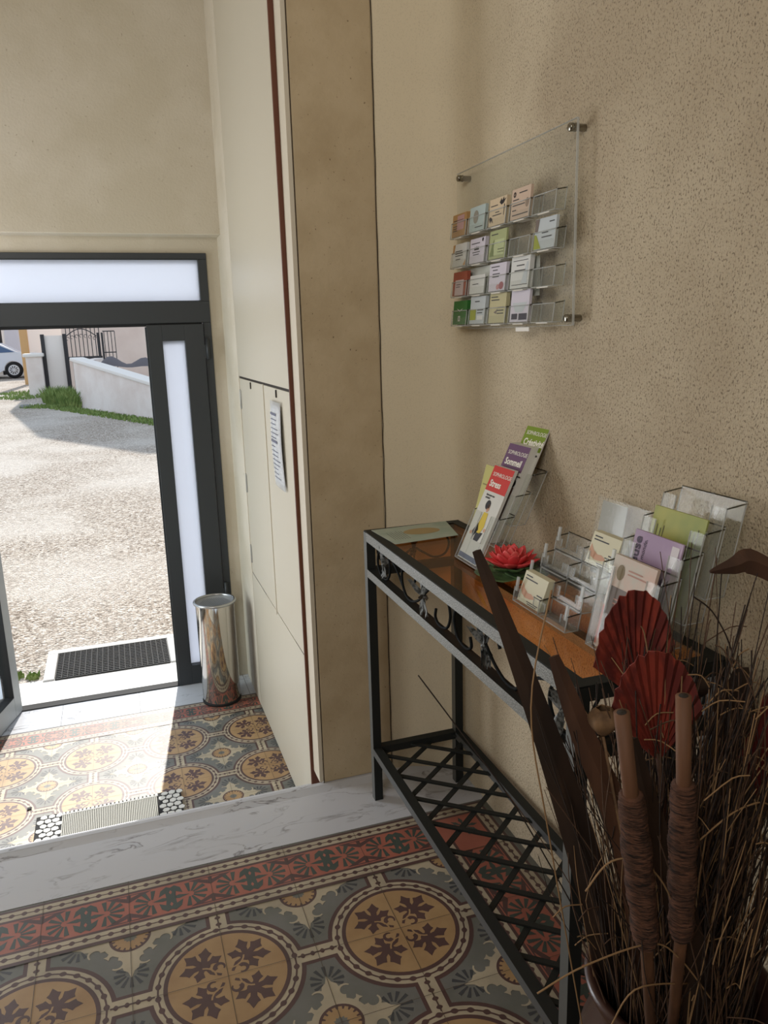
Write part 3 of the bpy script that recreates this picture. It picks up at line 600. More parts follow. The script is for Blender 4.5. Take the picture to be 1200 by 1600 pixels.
# car
car = thing('parked_car', (-5.6, 34.8, gz(34)), 'silver saloon car parked on the far side of the yard', 'car')
zg = gz(34.3)+.02; cb = mat('silver_car_paint', (206, 212, 222), .3, .3, coat=.5); cg = mat('car_window', (50, 84, 128), .1, spec=.8)
prof = [(-3.20, .42), (-3.18, .78), (-3.30, .95), (-4.05, 1.02), (-4.75, 1.40), (-6.1, 1.43), (-6.9, 1.02), (-7.8, .90), (-8.0, .55), (-7.95, .30), (-7.55, .28)] + [(-7.25+.36*math.cos(a), .33+.36*math.sin(a)) for a in [math.pi*k/8 for k in range(8, -1, -1)][::1]] + [(-6.7, .25), (-4.75, .25)] + [(-4.25-.36*math.cos(a), .33+.36*math.sin(a)) for a in [math.pi*k/8 for k in range(9)]] + [(-3.6, .30)]
mb = MB(); mb.prism([(a, b+zg) for a, b in prof], lambda p: (p[0], 34.0+p[2], p[1]), 1.7); mb.build('car_body', cb, car, bevel=.03)
mb = MB(); mb.prism([(a, b+zg) for a, b in ((-4.15, 1.03), (-4.78, 1.35), (-5.35, 1.38), (-5.35, 1.0))], lambda p: (p[0], 33.985+p[2], p[1]), .02); mb.build('side_window', cg, car)
mb = MB(); mb.prism([(a, b+zg) for a, b in ((-5.42, 1.0), (-5.42, 1.38), (-6.05, 1.37), (-6.7, 1.03))], lambda p: (p[0], 33.985+p[2], p[1]), .02); mb.build('side_window', cg, car)
for wx in (-4.25, -7.25):
    mb = MB(); mb.add(*[[(wx+r_*math.cos(a*math.pi/14), y_, zg+.32+r_*math.sin(a*math.pi/14)) for (r_, y_) in ((.20, 33.97), (.33, 33.96), (.335, 34.18), (.1, 34.18)) for a in range(28)], [(i*28+k, i*28+(k+1) % 28, (i+1)*28+(k+1) % 28, (i+1)*28+k) for i in range(3) for k in range(28)]], 0, True); wh = mb.build('wheel', black_rubber, car)
    mb = MB(); mb.add([(wx, 33.955, zg+.32)]+[(wx+.21*math.cos(a*math.pi/14), 33.965, zg+.32+.21*math.sin(a*math.pi/14)) for a in range(28)], [(0, 1+k, 1+(k+1) % 28) for k in range(28)], 0)
    for k in range(10):
        a = k*.628; mb.add([(wx+r_*math.cos(a+d_), 33.95, zg+.32+r_*math.sin(a+d_)) for r_, d_ in ((.07, -.12), (.16, -.14), (.16, .14), (.07, .12))], [(0, 1, 2, 3)], 1)
    mb.build('hub_cap', [mat('hub_silver', (200, 202, 206), .4, .5), black_rubber], wh, fix=False)
mb = MB(); mb.box(-3.22, -3.17, 34.1, 34.4, zg+.66, zg+.82); mb.build('tail_light', mat('red_lens', (150, 30, 28), .3), car)

# ------------------------------------------------------------------ waste bin
bc = (-0.098, 2.725, ZE); BR = 0.105; BH = 0.585
bn = thing('waste_bin', bc, 'tall polished steel cylindrical bin with perforated ash tray top by the entrance door', 'bin')
mb = MB(); mb.lathe([(BR-.006, .004), (BR, .012), (BR, BH-.012), (BR+.001, BH)], bc, 72); mb.build('cylinder_body', chrome, bn)
mb = MB(); mb.lathe([(BR-.004, 0), (BR+.002, 0), (BR+.003, .010), (BR, .013)], bc, 64); mb.build('base_ring', black_rubber, bn)
mb = MB(); mb.tube([(bc[0]+(BR+.005)*math.cos(a*math.pi/32), bc[1]+(BR+.005)*math.sin(a*math.pi/32), bc[2]+BH) for a in range(64)], .008, 8, closed=True); mb.build('rim', chrome_b, bn)
mb = MB(); mb.lathe([(BR+.004, BH-.001), (BR-.012, BH-.012), (0.0005, BH-.018)], bc, 64); tr_ = mb.build('ash_tray', mat('tray_steel', (176, 178, 180), .55, .6), bn)
mb = MB()
for i in range(-7, 8):
    for j in range(-7, 8):
        x_, y_ = i*.0125+(j % 2)*.006, j*.0115
        if math.hypot(x_, y_) < BR-.018:
            zz = bc[2]+BH-.0165+.0045*(math.hypot(x_, y_)/BR); mb.poly([(bc[0]+x_+.0038*math.cos(a*math.pi/3), bc[1]+y_+.0038*math.sin(a*math.pi/3)) for a in range(6)], zz+.0012, 0)
mb.build('perforations', mat('perforation_grey', (84, 88, 92), .7), tr_, fix=False)

# ------------------------------------------------------------------ indoor mat with pebble ends at the foot of the steps
dm = thing('indoor_doormat', (-0.70, 1.66, ZE), 'doormat with grey ribbed centre and black pebble print ends below the step', 'doormat')
mx0, mx1, my0, my1 = -1.005, -0.402, 1.46, 1.852; mz = ZE+.012
mb = MB(); mb.box(mx0, mx1, my0, my1, ZE+.0005, mz); mb.build('mat_base', mat('mat_charcoal', (30, 30, 32), .9), dm, bevel=.002)
peb = MB()
def pebble(x_, y_, rx, ry):
    ph = random.uniform(0, 6)
    pts = []
    for k in range(6):
        a = k*2*math.pi/6+ph; j_ = random.uniform(.78, 1.05); pts.append((x_+rx*j_*math.cos(a), y_+ry*j_*math.sin(a)))
    peb.prism(pts, lambda p: (p[0], p[1], mz+p[2]), .003)
for (a0, a1) in ((mx0+.004, mx0+.098), (mx1-.098, mx1-.004)):
    for j in range(12):
        for i in range(3): pebble(a0+.0155+i*.0315+(.012 if j % 2 else -.002), my0+.016+j*.0325, .0166, .0168)
for i in range(24): pebble(mx0+.11+i*.0168, my1-.012, .0075, .0075)
peb.build('pebble_print', mat('pebble_white', (205, 205, 202), .8), dm)
mb = MB()
for k in range(54): mb.box(mx0+.106+k*.0073, mx0+.106+k*.0073+.0042, my0+.01, my1-.030, mz, mz+.004)
mb.build('ribbed_centre', mat('mat_grey', (172, 172, 165), .8), dm)
mb = MB(); mb.box(mx0+.100, mx1-.100, my1-.028, my1-.024, mz, mz+.005); mb.build('trim_strip', mat('mat_white', (225, 225, 222), .7), dm)
mb = MB(); mb.box(-1.052, -1.035, 1.945, 1.962, ZE, ZE+.004); tag(mb.build('floor_magnet', black_rubber), 'tiny black square stop on the entrance tiles by the mat', 'floor stop')

# ------------------------------------------------------------------ console table
TX0, TX1, TY0, TY1, TZ = 0.105, 0.392, -0.540, 0.530, 0.825
tb = thing('console_table', (0.25, 0.0, 0), 'narrow dark wrought iron console table with bronze glass top and lattice shelf', 'table')
w = 0.025
def barx(mb, x0, x1, y0, y1, z0, z1):       # front (-x) faces are coloured lighter, as if lit from the door
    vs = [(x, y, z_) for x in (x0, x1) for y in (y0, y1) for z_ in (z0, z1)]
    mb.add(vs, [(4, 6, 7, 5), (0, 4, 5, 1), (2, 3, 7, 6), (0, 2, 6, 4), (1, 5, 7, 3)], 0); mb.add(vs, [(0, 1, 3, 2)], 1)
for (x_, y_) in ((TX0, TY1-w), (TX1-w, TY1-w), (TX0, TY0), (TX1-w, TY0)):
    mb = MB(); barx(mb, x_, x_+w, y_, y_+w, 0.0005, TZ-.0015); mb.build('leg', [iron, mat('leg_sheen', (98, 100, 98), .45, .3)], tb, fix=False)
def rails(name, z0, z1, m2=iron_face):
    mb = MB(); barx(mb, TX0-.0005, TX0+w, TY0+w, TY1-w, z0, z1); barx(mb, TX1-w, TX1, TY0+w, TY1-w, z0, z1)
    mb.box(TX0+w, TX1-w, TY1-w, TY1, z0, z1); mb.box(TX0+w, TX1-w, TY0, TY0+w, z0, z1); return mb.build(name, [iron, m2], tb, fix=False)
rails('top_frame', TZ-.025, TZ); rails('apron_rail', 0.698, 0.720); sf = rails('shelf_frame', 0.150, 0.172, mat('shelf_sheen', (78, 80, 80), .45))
lat = MB(); xs0, xs1 = TX0+w*.6, TX1-w*.6; ylo, yhi = TY0+w*.6, TY1-w*.6; span = 0.215; zs = .155
def clip_seg(y0, y1):
    t0, t1 = 0.0, 1.0
    for lim, sgn in ((ylo, 1), (yhi, -1)):
        a, b = sgn*(y0-lim), sgn*(y1-lim)
        if a < 0 and b < 0: return None
        if a < 0: t0 = max(t0, a/(a-b))
        if b < 0: t1 = min(t1, a/(a-b))
    return t0, t1
for k in range(-7, 8):
    yy = 0.025+k*0.1145
    for d, zz in ((span, zs), (-span, zs+.006)):
        s_ = clip_seg(yy, yy+d)
        if s_ and s_[1]-s_[0] > .03:
            q = lambda t: (xs0+(xs1-xs0)*t, yy+d*t, zz); lat.bar(q(s_[0]), q(s_[1]), .013, .005)
lat.build('lattice_shelf', iron, tb)
mb = MB(); mb.box(TX0+.021, TX1-.021, TY0+.021, TY1-.021, TZ-.006, TZ-.001); mb.build('glass_top', bronze_glass, tb)
mb = MB(); mb.box(TX0+.001, TX0+.028, TY0+.001, TY1-.001, TZ, TZ+.0012); mb.box(TX1-.028, TX1-.001, TY0+.001, TY1-.001, TZ, TZ+.0012); mb.box(TX0+.028, TX1-.028, TY1-.027, TY1-.001, TZ, TZ+.0012); mb.box(TX0+.028, TX1-.028, TY0+.001, TY0+.027, TZ, TZ+.0012); mb.build('frame_top', iron, tb)
def smooth_path(pts, n=8):
    out = []; P_ = [Vector(p) for p in pts]
    for i in range(len(P_)-1):
        p0, p1, p2, p3 = P_[max(i-1, 0)], P_[i], P_[i+1], P_[min(i+2, len(P_)-1)]
        for k in range(n):
            t = k/n; out.append(0.5*((2*p1)+(p2-p0)*t+(2*p0-5*p1+4*p2-p3)*t*t+(3*p1-p0-3*p2+p3)*t**3))
    out.append(P_[-1]); return out
oval = [(0.385, 0.808), (0.433, 0.786), (0.444, 0.752), (0.416, 0.727), (0.371, 0.728), (0.347, 0.755), (0.351, 0.788), (0.385, 0.808)]
rod1 = [(0.357, 0.80), (0.303, 0.782), (0.258, 0.752), (0.227, 0.729), (0.19, 0.727), (0.147, 0.743), (0.105, .772), (0.07, .798)]
hook1 = [(0.168, 0.782), (0.162, 0.797), (0.178, 0.803), (0.216, 0.803), (0.246, 0.795), (0.257, 0.771), (0.249, 0.745), (0.227, 0.727)]
C2 = [(-0.005, 0.80), (-0.032, 0.79), (-0.039, 0.762), (-0.02, 0.734), (0.019, 0.726), (0.043, 0.737), (0.039, 0.758)]
mir = lambda L: [(-.10-a, b) for a, b in L]
clusters = [.389, .105, -.205, -.489]
xm = TX0+.012
for L in (oval, rod1, hook1, C2, mir(oval), mir(rod1), mir(hook1), mir(C2)):
    mb = MB(); mb.tube(smooth_path([(xm, a, b) for a, b in L]), .0033, 6); mb.build('scroll', mat('matt_black_scroll', (18, 20, 20), .75, spec=.12), tb)
def leaf_cluster(name, x, y, z, axis='y', s=1.0):
    mb = MB()
    for k in range(11):
        a = math.radians(90+random.uniform(-34, 34)) if k % 2 == 0 else math.radians(-90+random.uniform(-34, 34))
        if k > 8: a = random.uniform(0, 6.28)
        L = random.uniform(.030, .044)*s*(1 if k < 9 else .6); w_ = .0055*s; off = random.uniform(-.004, .004)
        c, s2 = math.cos(a), math.sin(a); kx = random.uniform(-.9, .9)
        pts = [(0, 0), (.35, 1), (.7, .8), (1, 0), (.7, -.8), (.35, -1)]
        for sg in (-1, 1):
            vs = []
            for t, q in pts:
                u, v = t*L, q*w_; h_ = (.004 if abs(q) < .1 else 0)*sg+off+.006*t*random.choice((1, -1))*.3
                d1, d2 = c*u-s2*v, s2*u+c*v
                vs.append((x+h_+(d1+abs(d2)*.25)*kx, y+d1, z+d2) if axis == 'y' else (x+d1, y+h_, z+d2))
            mb.add(vs, [(0, 1, 2, 3, 4, 5)] if sg == 1 else [(5, 4, 3, 2, 1, 0)])
    mb.lathe([(0.0005, -.006), (.006, -.003), (.007, 0), (.005, .004), (.0005, .006)], (x, y, z), 10)
    return mb.build(name, iron_leaf, tb, fix=False)
for c_ in clusters: leaf_cluster('leaf_ornament', xm-.002, c_, .765, s=1.2)
for yy in (TY1-.012, TY0+.012):
    xc = .249
    for sg in (-1, 1):
        mb = MB(); mb.tube(smooth_path([(xc+sg*.008, yy, .760), (xc+sg*.03, yy, .745), (xc+sg*.062, yy, .728), (xc+sg*.095, yy, .735), (xc+sg*.108, yy, .765), (xc+sg*.095, yy, .795)]), .0033, 6); mb.build('scroll', iron, tb)
    leaf_cluster('leaf_ornament', xc, yy, .770, 'x', .9)

# ------------------------------------------------------------------ things on the table
# leaflet lying flat
mb = MB(); fl = thing('flat_leaflet', (.22, .44, TZ+.002), 'pale blue-green printed leaflet with oval gold motif lying at the left end of the console', 'leaflet')
zt2 = TZ+.0022
q4 = [(.119, .512), (.352, .520), (.322, .362), (.134, .347)]
mb = MB(); mb.prism([(.122, .512), (.350, .522), (.318, .365), (.134, .347)][::-1], lambda p: (p[0], p[1], zt2+p[2]), .0008); mb.build('sheet', paper('pale_teal_paper', (176, 186, 172)), fl)
add_noise_color(MATS['pale_teal_paper'], (160, 176, 162), 14)
mb = MB(); mb.poly([(.245+.052*math.cos(a*.2618)*1.0, .445+.026*math.sin(a*.2618)*1.25) for a in range(24)], zt2+.0011); mb.build('oval_motif', paper('gold_print', (170, 148, 104)), fl, fix=False)
mb = MB()
for k in range(7): mb.poly([(.148+k*.007, .385), (.150+k*.007, .385), (.150+k*.007, .385+random.uniform(.06, .10)), (.148+k*.007, .385+random.uniform(.06, .10))], zt2+.0011)
mb.build('printed_lines', mat('grey_print2', (112, 118, 108), .6), fl, fix=False)

# general stepped acrylic holder facing -x
def shear_fn(x0, z0, k): return lambda v: (v[0]+(v[2]-z0)*k, v[1], v[2])
def pocket(parent, x0, x1, y0, y1, z0, hb, hf, k, side=1.0, cut=0.0, name='pocket', th=.0022, rimz=True):
    """x0 front, x1 back; hb back height, hf front height, leaning back by k; cut: thumb cut-out width in the front lip"""
    S = shear_fn(x0, z0, k); mb = MB()
    if cut:
        ym = (y0+y1)/2
        mb.box(x0, x0+th, y0, ym-cut/2, z0, z0+hf, 0, S); mb.box(x0, x0+th, ym+cut/2, y1, z0, z0+hf, 0, S); mb.box(x0, x0+th, ym-cut/2, ym+cut/2, z0, z0+hf*.45, 0, S)
    else: mb.box(x0, x0+th, y0, y1, z0, z0+hf, 0, S)
    mb.box(x1-th, x1, y0, y1, z0, z0+hb, 0, S); mb.box(x0+th, x1-th, y0, y1, z0, z0+th, 0, S)
    for yy in (y0, y1-th): mb.box(x0+th, x1-th, yy, yy+th, z0+th, z0+hf+(hb-hf)*side*.6, 0, S)
    e = .0013
    R = lambda a, b, m_: mb.tube([S(a), S(b)], e, 4, m_)
    for yy in (y0, y1):
        R((x0, yy, z0), (x0, yy, z0+hf), 1); R((x0, yy, z0), (x1, yy, z0), 1); R((x1, yy, z0), (x1, yy, z0+hb), 1)
        R((x0, yy, z0+hf), (x1, yy, z0+hf+(hb-hf)*side*.6), 2)
    R((x0, y0, z0), (x0, y1, z0), 1)
    if rimz: R((x1, y0, z0+hb), (x1, y1, z0+hb), 2)
    if cut:
        ym = (y0+y1)/2
        for q in (ym-cut/2, ym+cut/2): R((x0, q, z0+hf*.45), (x0, q, z0+hf), 1)
    else: R((x0, y0, z0+hf), (x0, y1, z0+hf), 1)
    return mb.build(name, [acrylic, acrylic_edge, acrylic_dark], parent, fix=False)
LK = 0.47
lh = thing('leaflet_holder', (.28, .12, TZ), 'clear acrylic three-tier leaflet holder on the console behind the red flower', 'leaflet holder')
LT = [(.228, TZ+.0025), (.268, TZ+.0525), (.309, TZ+.0975)]
for x_, z_ in LT: pocket(lh, x_, x_+.036, .055, .185, z_, .118, .112, LK, cut=.05)
def slab_face(x0, y0, y1, z0, h, th, k, m, name, parent, bend=0.0):
    """upright stack facing -x; returns transform for print on the front face"""
    S = lambda v: (v[0]+(v[2]-z0)*k+bend*((v[2]-z0)/h)**2, v[1], v[2])
    mb = MB(); n_ = 6
    for i in range(n_):
        za, zb = z0+h*i/n_, z0+h*(i+1)/n_
        vs = [S((x, y, z_)) for z_ in (za, zb) for x, y in ((x0, y0), (x0, y1), (x0+th, y1), (x0+th, y0))]
        fs = [(0, 4, 5, 1), (1, 5, 6, 2), (2, 6, 7, 3), (3, 7, 4, 0)]
        if i == 0: fs.append((0, 1, 2, 3))
        if i == n_-1: fs.append((7, 6, 5, 4))
        mb.add(vs, fs)
    mb.build(name, m, parent, fix=False); return S
def flat_print(S, x0, pts, m, name, parent, lift=.0006):
    mb = MB(); mb.add([Vector(S((x0, y, z_)))+Vector((-lift, 0, 0)) for y, z_ in pts], [tuple(range(len(pts)))]); return mb.build(name, m, parent, fix=False)
def leaflet(label, x0, yl, yr, z0, col, title, th, bend=0.0, art=None, k=LK, hh=.212):
    r = thing('leaflet_stack', (x0, (yl+yr)/2, z0), label, 'leaflet', 'wellness leaflets in the three-tier holder')
    S = slab_face(x0, yr, yl, z0, hh, th, k, paper('leaflet_white', (206, 204, 196)), 'leaflets', r, bend)
    y0, y1 = yr+.0005, yl-.0005
    n_ = 3
    for i in range(n_):
        za, zb = z0+hh-.056+.056*i/n_, z0+hh-.056+.056*(i+1)/n_
        if i == 0: mbh = MB()
        mbh.add([Vector(S((x0, y, z_)))+Vector((-.0005, 0, 0)) for y, z_ in ((y0, za), (y0, zb), (y1, zb), (y1, za))], [(0, 1, 2, 3)])
    mbh.build('title_band', col, r, fix=False)
    up = (Vector(S((x0, 0, z0+hh)))-Vector(S((x0, 0, z0+hh-.05)))).normalized()
    P_ = lambda y, dz: Vector(S((x0, y, z0+hh-dz)))+Vector((-.0012, 0, 0))
    text_mesh('title_text', 'SOPHROLOGIE', .0135, white_ink, P_(yl-.010, .022), (0, -1, 0), up, r)
    text_mesh('title_text', title, .0225, white_ink, P_(yl-.012, .045), (0, -1, 0), up, r, bold=.0006)
    text_mesh('subtitle_text', art[0], .0068, ink, P_(yl-.018, .066), (0, -1, 0), up, r, bold=.0002)
    for nm, m_, pts in art[1]: flat_print(S, x0, [(yl-a*(yl-yr), z0+b*hh) for a, b in pts], m_, nm, r)
    return r
yel = paper('yellow_print', (206, 180, 60)); blk = paper('black_print', (34, 30, 34)); skin = paper('skin_print', (196, 150, 122)); navy = paper('navy_print', (70, 78, 104)); lgreen = paper('leaf_print', (78, 120, 52)); brn = paper('brown_print', (110, 84, 72))
ell = lambda cx, cy, rx, ry, n_=12: [(cx+rx*math.cos(2*math.pi*i/n_), cy+ry*math.sin(2*math.pi*i/n_)) for i in range(n_)]
def pr(*a): return a
stress_art = ('Retrouver son\nsérénité', [('figure_print', blk, ell(.44, .60, .12, .05)), ('figure_print', skin, ell(.50, .57, .07, .045)), ('figure_print', yel, [(.40, .52), (.60, .52), (.66, .38), (.58, .30), (.42, .30), (.34, .38)]),
    ('figure_print', blk, [(.34, .40), (.20, .30), (.30, .24), (.46, .33)]), ('figure_print', blk, [(.40, .30), (.72, .32), (.62, .22), (.40, .22)]), ('figure_print', skin, ell(.16, .28, .06, .02)), ('figure_print', skin, ell(.74, .35, .06, .02)), ('bottom_print', navy, [(.02, .01), (.98, .01), (.98, .06), (.02, .06)])])
som_art = ('Troubles du sommeil, insomnies', [('figure_print', brn, [(.62, .60), (.95, .58), (.95, .12), (.55, .12), (.50, .35)]), ('figure_print', blk, ell(.80, .62, .16, .05))])
cre_art = ('Développez votre créativité', [('figure_print', lgreen, ell(.40, .62, .14, .03)), ('figure_print', lgreen, ell(.34, .56, .10, .03)), ('figure_print', lgreen, ell(.42, .51, .12, .022)), ('figure_print', lgreen, [(.44, .66), (.47, .66), (.36, .42), (.33, .42)]), ('figure_print', brn, ell(.30, .40, .08, .02))])
leaflet('green Créativité leaflets in the top rear tier of the leaflet holder', LT[2][0]+.006, .168, .068, LT[2][1]+.003, paper('green_band', (118, 140, 40)), 'Créativité', .003, 0, cre_art)
leaflet('purple Sommeil leaflets in the middle tier of the leaflet holder', LT[1][0]+.006, .182, .080, LT[1][1]+.003, paper('purple_band', (104, 74, 104)), 'Sommeil', .020, 0, som_art)
leaflet('red Stress leaflets in the front tier of the leaflet holder', LT[0][0]+.005, .180, .080, LT[0][1]+.003, paper('red_band', (196, 56, 50)), 'Stress', .008, 0, stress_art)
yl = thing('yellow_green_leaflet', (.262, .19, TZ+.01), 'plain pale yellow-green leaflet leaning behind the red Stress leaflet', 'leaflet')
mb = MB(); Sx = shear_fn(.250, TZ+.008, LK-.02)
mb.prism([(.125, .006), (.180, .006), (.243, .206), (.165, .206)], lambda p: Sx((.250+p[2], p[0], TZ+p[1]+.003)), .001); mb.build('sheet', paper('yellowgreen_paper', (186, 180, 112)), yl)
mb = MB(); mb.add([Vector(Sx((.250, y, TZ+zz)))+Vector((-.0006, 0, 0)) for y, zz in ((.222, .165), (.175, .165), (.175, .168), (.222, .168))], [(0, 1, 2, 3)]); mb.build('printed_line', mat('olive_print', (130, 120, 70), .6), yl, fix=False)

# lotus
lc = (.283, .000, TZ+.002)
lo = thing('artificial_lotus', lc, 'red artificial water lily with dark green leaves on the console glass', 'flower')
red_m = mat('red_petal', (226, 74, 76), .5); add_noise_color(red_m, (236, 130, 120), 25, .5, .8)
def petal(R0, z0, L, w_, a, lift, curl, m, nm, pt=1.0):
    mb = MB(); ca, sa = math.cos(a), math.sin(a)
    def fn(u, v):
        q = (v-.5)*2; ww = w_*math.sin(math.pi*(u**.85*.90+.10))**.9+.0004
        r_ = R0+L*u*math.cos(lift+curl*u); hh_ = z0+L*u*math.sin(lift+curl*u)+abs(q)**2*ww*.55
        t = q*ww; return (lc[0]+ca*r_-sa*t, lc[1]+sa*r_+ca*t, lc[2]+hh_)
    mb.grid(fn, 7, 4); mb.build(nm, m, lo, solid=.0008)
for ring, (n_, R0, z0, L, w_, lift, curl) in enumerate(((9, .010, .016, .060, .0165, .16, .30), (8, .008, .018, .056, .015, .48, .32), (7, .005, .020, .050, .013, .80, .30), (4, .002, .022, .044, .011, 1.12, .25))):
    for k in range(n_): petal(R0, z0, L*random.uniform(.93, 1.05), w_, 2*math.pi*(k+ring*.5)/n_+random.uniform(-.06, .06), lift, curl, red_m, 'petal')
gl_m = mat('dark_green_leaf', (52, 74, 46), .55); add_noise_color(gl_m, (84, 110, 66), 40)
for k in range(6): petal(.008, .008, .052, .020, 2*math.pi*(k+.3)/6, .10, .25, gl_m, 'sepal')
for ax_, ay_, r_ in ((lc[0]-.020, lc[1]+.006, .062), (lc[0]+.025, lc[1]-.022, .048)):
    mb = MB(); mb.grid(lambda u, v: (ax_+r_*u*math.cos(v*6.1)*1.0, ay_+r_*u*math.sin(v*6.1), lc[2]+.003+.006*u*abs(math.sin(v*9))), 5, 36); mb.build('lily_pad', gl_m, lo, solid=.0008)

# business card holder
ch_ = thing('card_holder', (.26, -.24, TZ), 'clear acrylic four-tier business card holder beside the red flower', 'card holder')
CT = [(.206+.031*k, TZ+.0025+.031*k) for k in range(4)]
for k, (x_, z_) in enumerate(CT):
    for c, (ya, yb) in enumerate(((-.247, -.150), (-.343, -.247))): pocket(ch_, x_, x_+.027, ya, yb, z_, .034, .028, .18, cut=.055, name='card_pocket', th=.002)
for yy in (-.345, -.150):
    mb = MB(); mb.add([(x_, yy+d, z_) for d in (0, .002) for x_, z_ in ((.206, TZ+.0025), (.335, TZ+.0025), (.335, TZ+.14), (.325, TZ+.14), (.300, TZ+.095), (.268, TZ+.064), (.238, TZ+.034))], [tuple(range(7)), tuple(range(13, 6, -1))]+[(i, (i+1) % 7, 7+(i+1) % 7, 7+i) for i in range(7)])
    mb.build('side_panel', acrylic, ch_, fix=False)
for k in range(4):
    x_, z_ = CT[k]; S = shear_fn(x_, z_, .18)
    for yy in (-.158, -.340): mb = MB(); mb.box(x_, x_+.004, yy, yy+.008, z_+.02, z_+.048, 0, S); mb.build('end_tab', acrylic_edge, ch_, bevel=.001)
def card(label, x0, yl_, z0, w_, h_, th, k, m, prints, group, name='business_card_stack'):
    r = thing(name, (x0, yl_-w_/2, z0), label, 'business cards', group)
    S = slab_face(x0, yl_-w_, yl_, z0, h_, th, k, m, 'cards', r)
    for nm, m_, pts in prints: flat_print(S, x0, [(yl_-a*w_, z0+b*h_) for a, b in pts], m_, nm, r, .0005)
    return r
cream_p = paper('cream_card', (206, 200, 172)); rq = lambda a, b, c, d: [(a, b), (c, b), (c, d), (a, d)]
hand = [('hand_print', skin, [(.05, .62), (.18, .45), (.35, .36), (.50, .38), (.62, .33), (.66, .26), (.50, .20), (.30, .18), (.12, .25), (.03, .40)]), ('printed_line', ink, rq(.08, .86, .36, .90)), ('printed_line', ink, rq(.08, .76, .62, .80)), ('printed_line', ink, rq(.72, .42, .95, .46)), ('printed_line', ink, rq(.62, .34, .95, .37)), ('printed_line', ink, rq(.40, .09, .90, .12)), ('printed_line', ink, rq(.45, .03, .85, .06))]
card('cream cards with open hand picture in the front left slot of the card holder', CT[0][0]+.006, -.156, CT[0][1]+.003, .086, .058, .014, .36, cream_p, hand, 'hand-picture cards in the card holder')
card('cream cards with open hand picture in the rear right slot of the card holder', CT[3][0]+.004, -.252, CT[3][1]+.003, .086, .058, .014, .36, cream_p, hand, 'hand-picture cards in the card holder')
# empty sign stand leaning at the wall
sh = thing('sign_holder', (.35, -.24, TZ), 'clear acrylic sign stand with translucent sheet behind the card holder', 'sign stand')
S = shear_fn(.345, TZ+.001, .18)
mb = MB(); mb.box(.345, .348, -.338, -.178, TZ+.0015, TZ+.205, 0, S); mb.build('acrylic_panel', acrylic, sh)
mb = MB(); mb.box(.3485, .3492, -.268, -.188, TZ+.055, TZ+.198, 0, S); mb.build('translucent_sheet', glassy('translucent_film', (.7, .7, .68, 1), ior=1.2, haze=.28), sh)
mb = MB(); mb.box(.29, .3455, -.338, -.178, TZ+.0012, TZ+.0035); mb.build('base', acrylic, sh)
# four-tier brochure holder on the right
bh = thing('brochure_holder', (.31, -.47, TZ), 'large clear acrylic four-tier brochure holder near the right end of the console', 'brochure holder')
BT = [(.2135+.0385*k, TZ+.0025+.0365*k) for k in range(4)]; BK = .22
for x_, z_ in BT: pocket(bh, x_, x_+.036, -.545, -.398, z_, .150, .142, BK, cut=.085)
for k, (x_, z_) in enumerate(BT):
    S = shear_fn(x_, z_, BK)
    for y0_, y1_ in ((-.545, -.527), (-.416, -.398)):
        mb = MB(); mb.prism([(y0_, .0), (y1_, .0), (y1_, .128), (y1_-.005 if y0_ < -.5 else y1_, .140), (y0_ if y0_ < -.5 else y0_+.005, .142), (y0_, .128)], lambda p: S((x_-.0006+p[2], p[0], z_+p[1])), .0006)
        mb.build('front_lip', MATS.get('acrylic_haze') or glassy('acrylic_haze', (.9, .9, .88, 1), ior=1.24, haze=.10, rough=.3), bh, fix=False)
def brochure(label, k, yl_, w_, h_, m, cat='brochure', th=.006):
    x_, z_ = BT[k]; r = thing('brochure', (x_+.006, yl_-w_/2, z_+.003), label, cat, 'brochures in the four-tier holder')
    S = slab_face(x_+.006, yl_-w_, yl_, z_+.003, h_, th, BK+.03, m, 'pages', r); return r, S, x_+.006, z_+.003
pinkp = paper('pink_brochure', (206, 172, 156)); add_noise_color(pinkp, (190, 180, 166), 12)
r, S, bx, bz = brochure('pink and grey brochure in the front tier of the large holder', 0, -.412, .108, .156, pinkp)
fp = lambda nm, m_, pts: flat_print(S, bx, [(a, bz+b) for a, b in pts], m_, nm, r)
fp('round_print', paper('bronze_print', (128, 112, 82)), [(-.436+.010*math.cos(i*.5236), .130+.013*math.sin(i*.5236)) for i in range(12)])
fp('grey_panel', paper('taupe_print', (112, 100, 92)), [(-.420, .02), (-.420, .105), (-.495, .105), (-.495, .02)])
fp('orange_strip', paper('orange_print', (190, 96, 72)), [(-.4125, .004), (-.4125, .07), (-.417, .07), (-.417, .004)])
mbp = MB()
for q, (a, b) in enumerate(((.137, .045), (.131, .06), (.085, .04), (.078, .03))): mbp.add([Vector(S((bx, y, bz+zz)))+Vector((-.0011, 0, 0)) for y, zz in ((-.455+.02*(q > 1), a), (-.455+.02*(q > 1)-b*.8, a), (-.455+.02*(q > 1)-b*.8, a+.0022), (-.455+.02*(q > 1), a+.0022))], [(0, 1, 2, 3)])
mbp.build('printed_lines', paper('rose_print', (172, 128, 112)), r, fix=False)
purp = paper('lilac_brochure', (158, 134, 160)); add_noise_color(purp, (176, 156, 176), 10)
r, S, bx, bz = brochure('lilac card with dark joyeuse lettering in the second tier of the large holder', 1, -.411, .118, .158, purp, th=.003)
upb = (Vector(S((0, 0, 1)))-Vector(S((0, 0, 0)))).normalized(); P_ = lambda y, zz: Vector(S((bx, y, bz+zz)))+Vector((-.0008, 0, 0))
purple_ink = mat('purple_ink', (60, 42, 66), .6)
text_mesh('title_text', 'joyeuse', .026, purple_ink, P_(-.432, .072), upb, (0, 1, 0), r, bold=.0006)
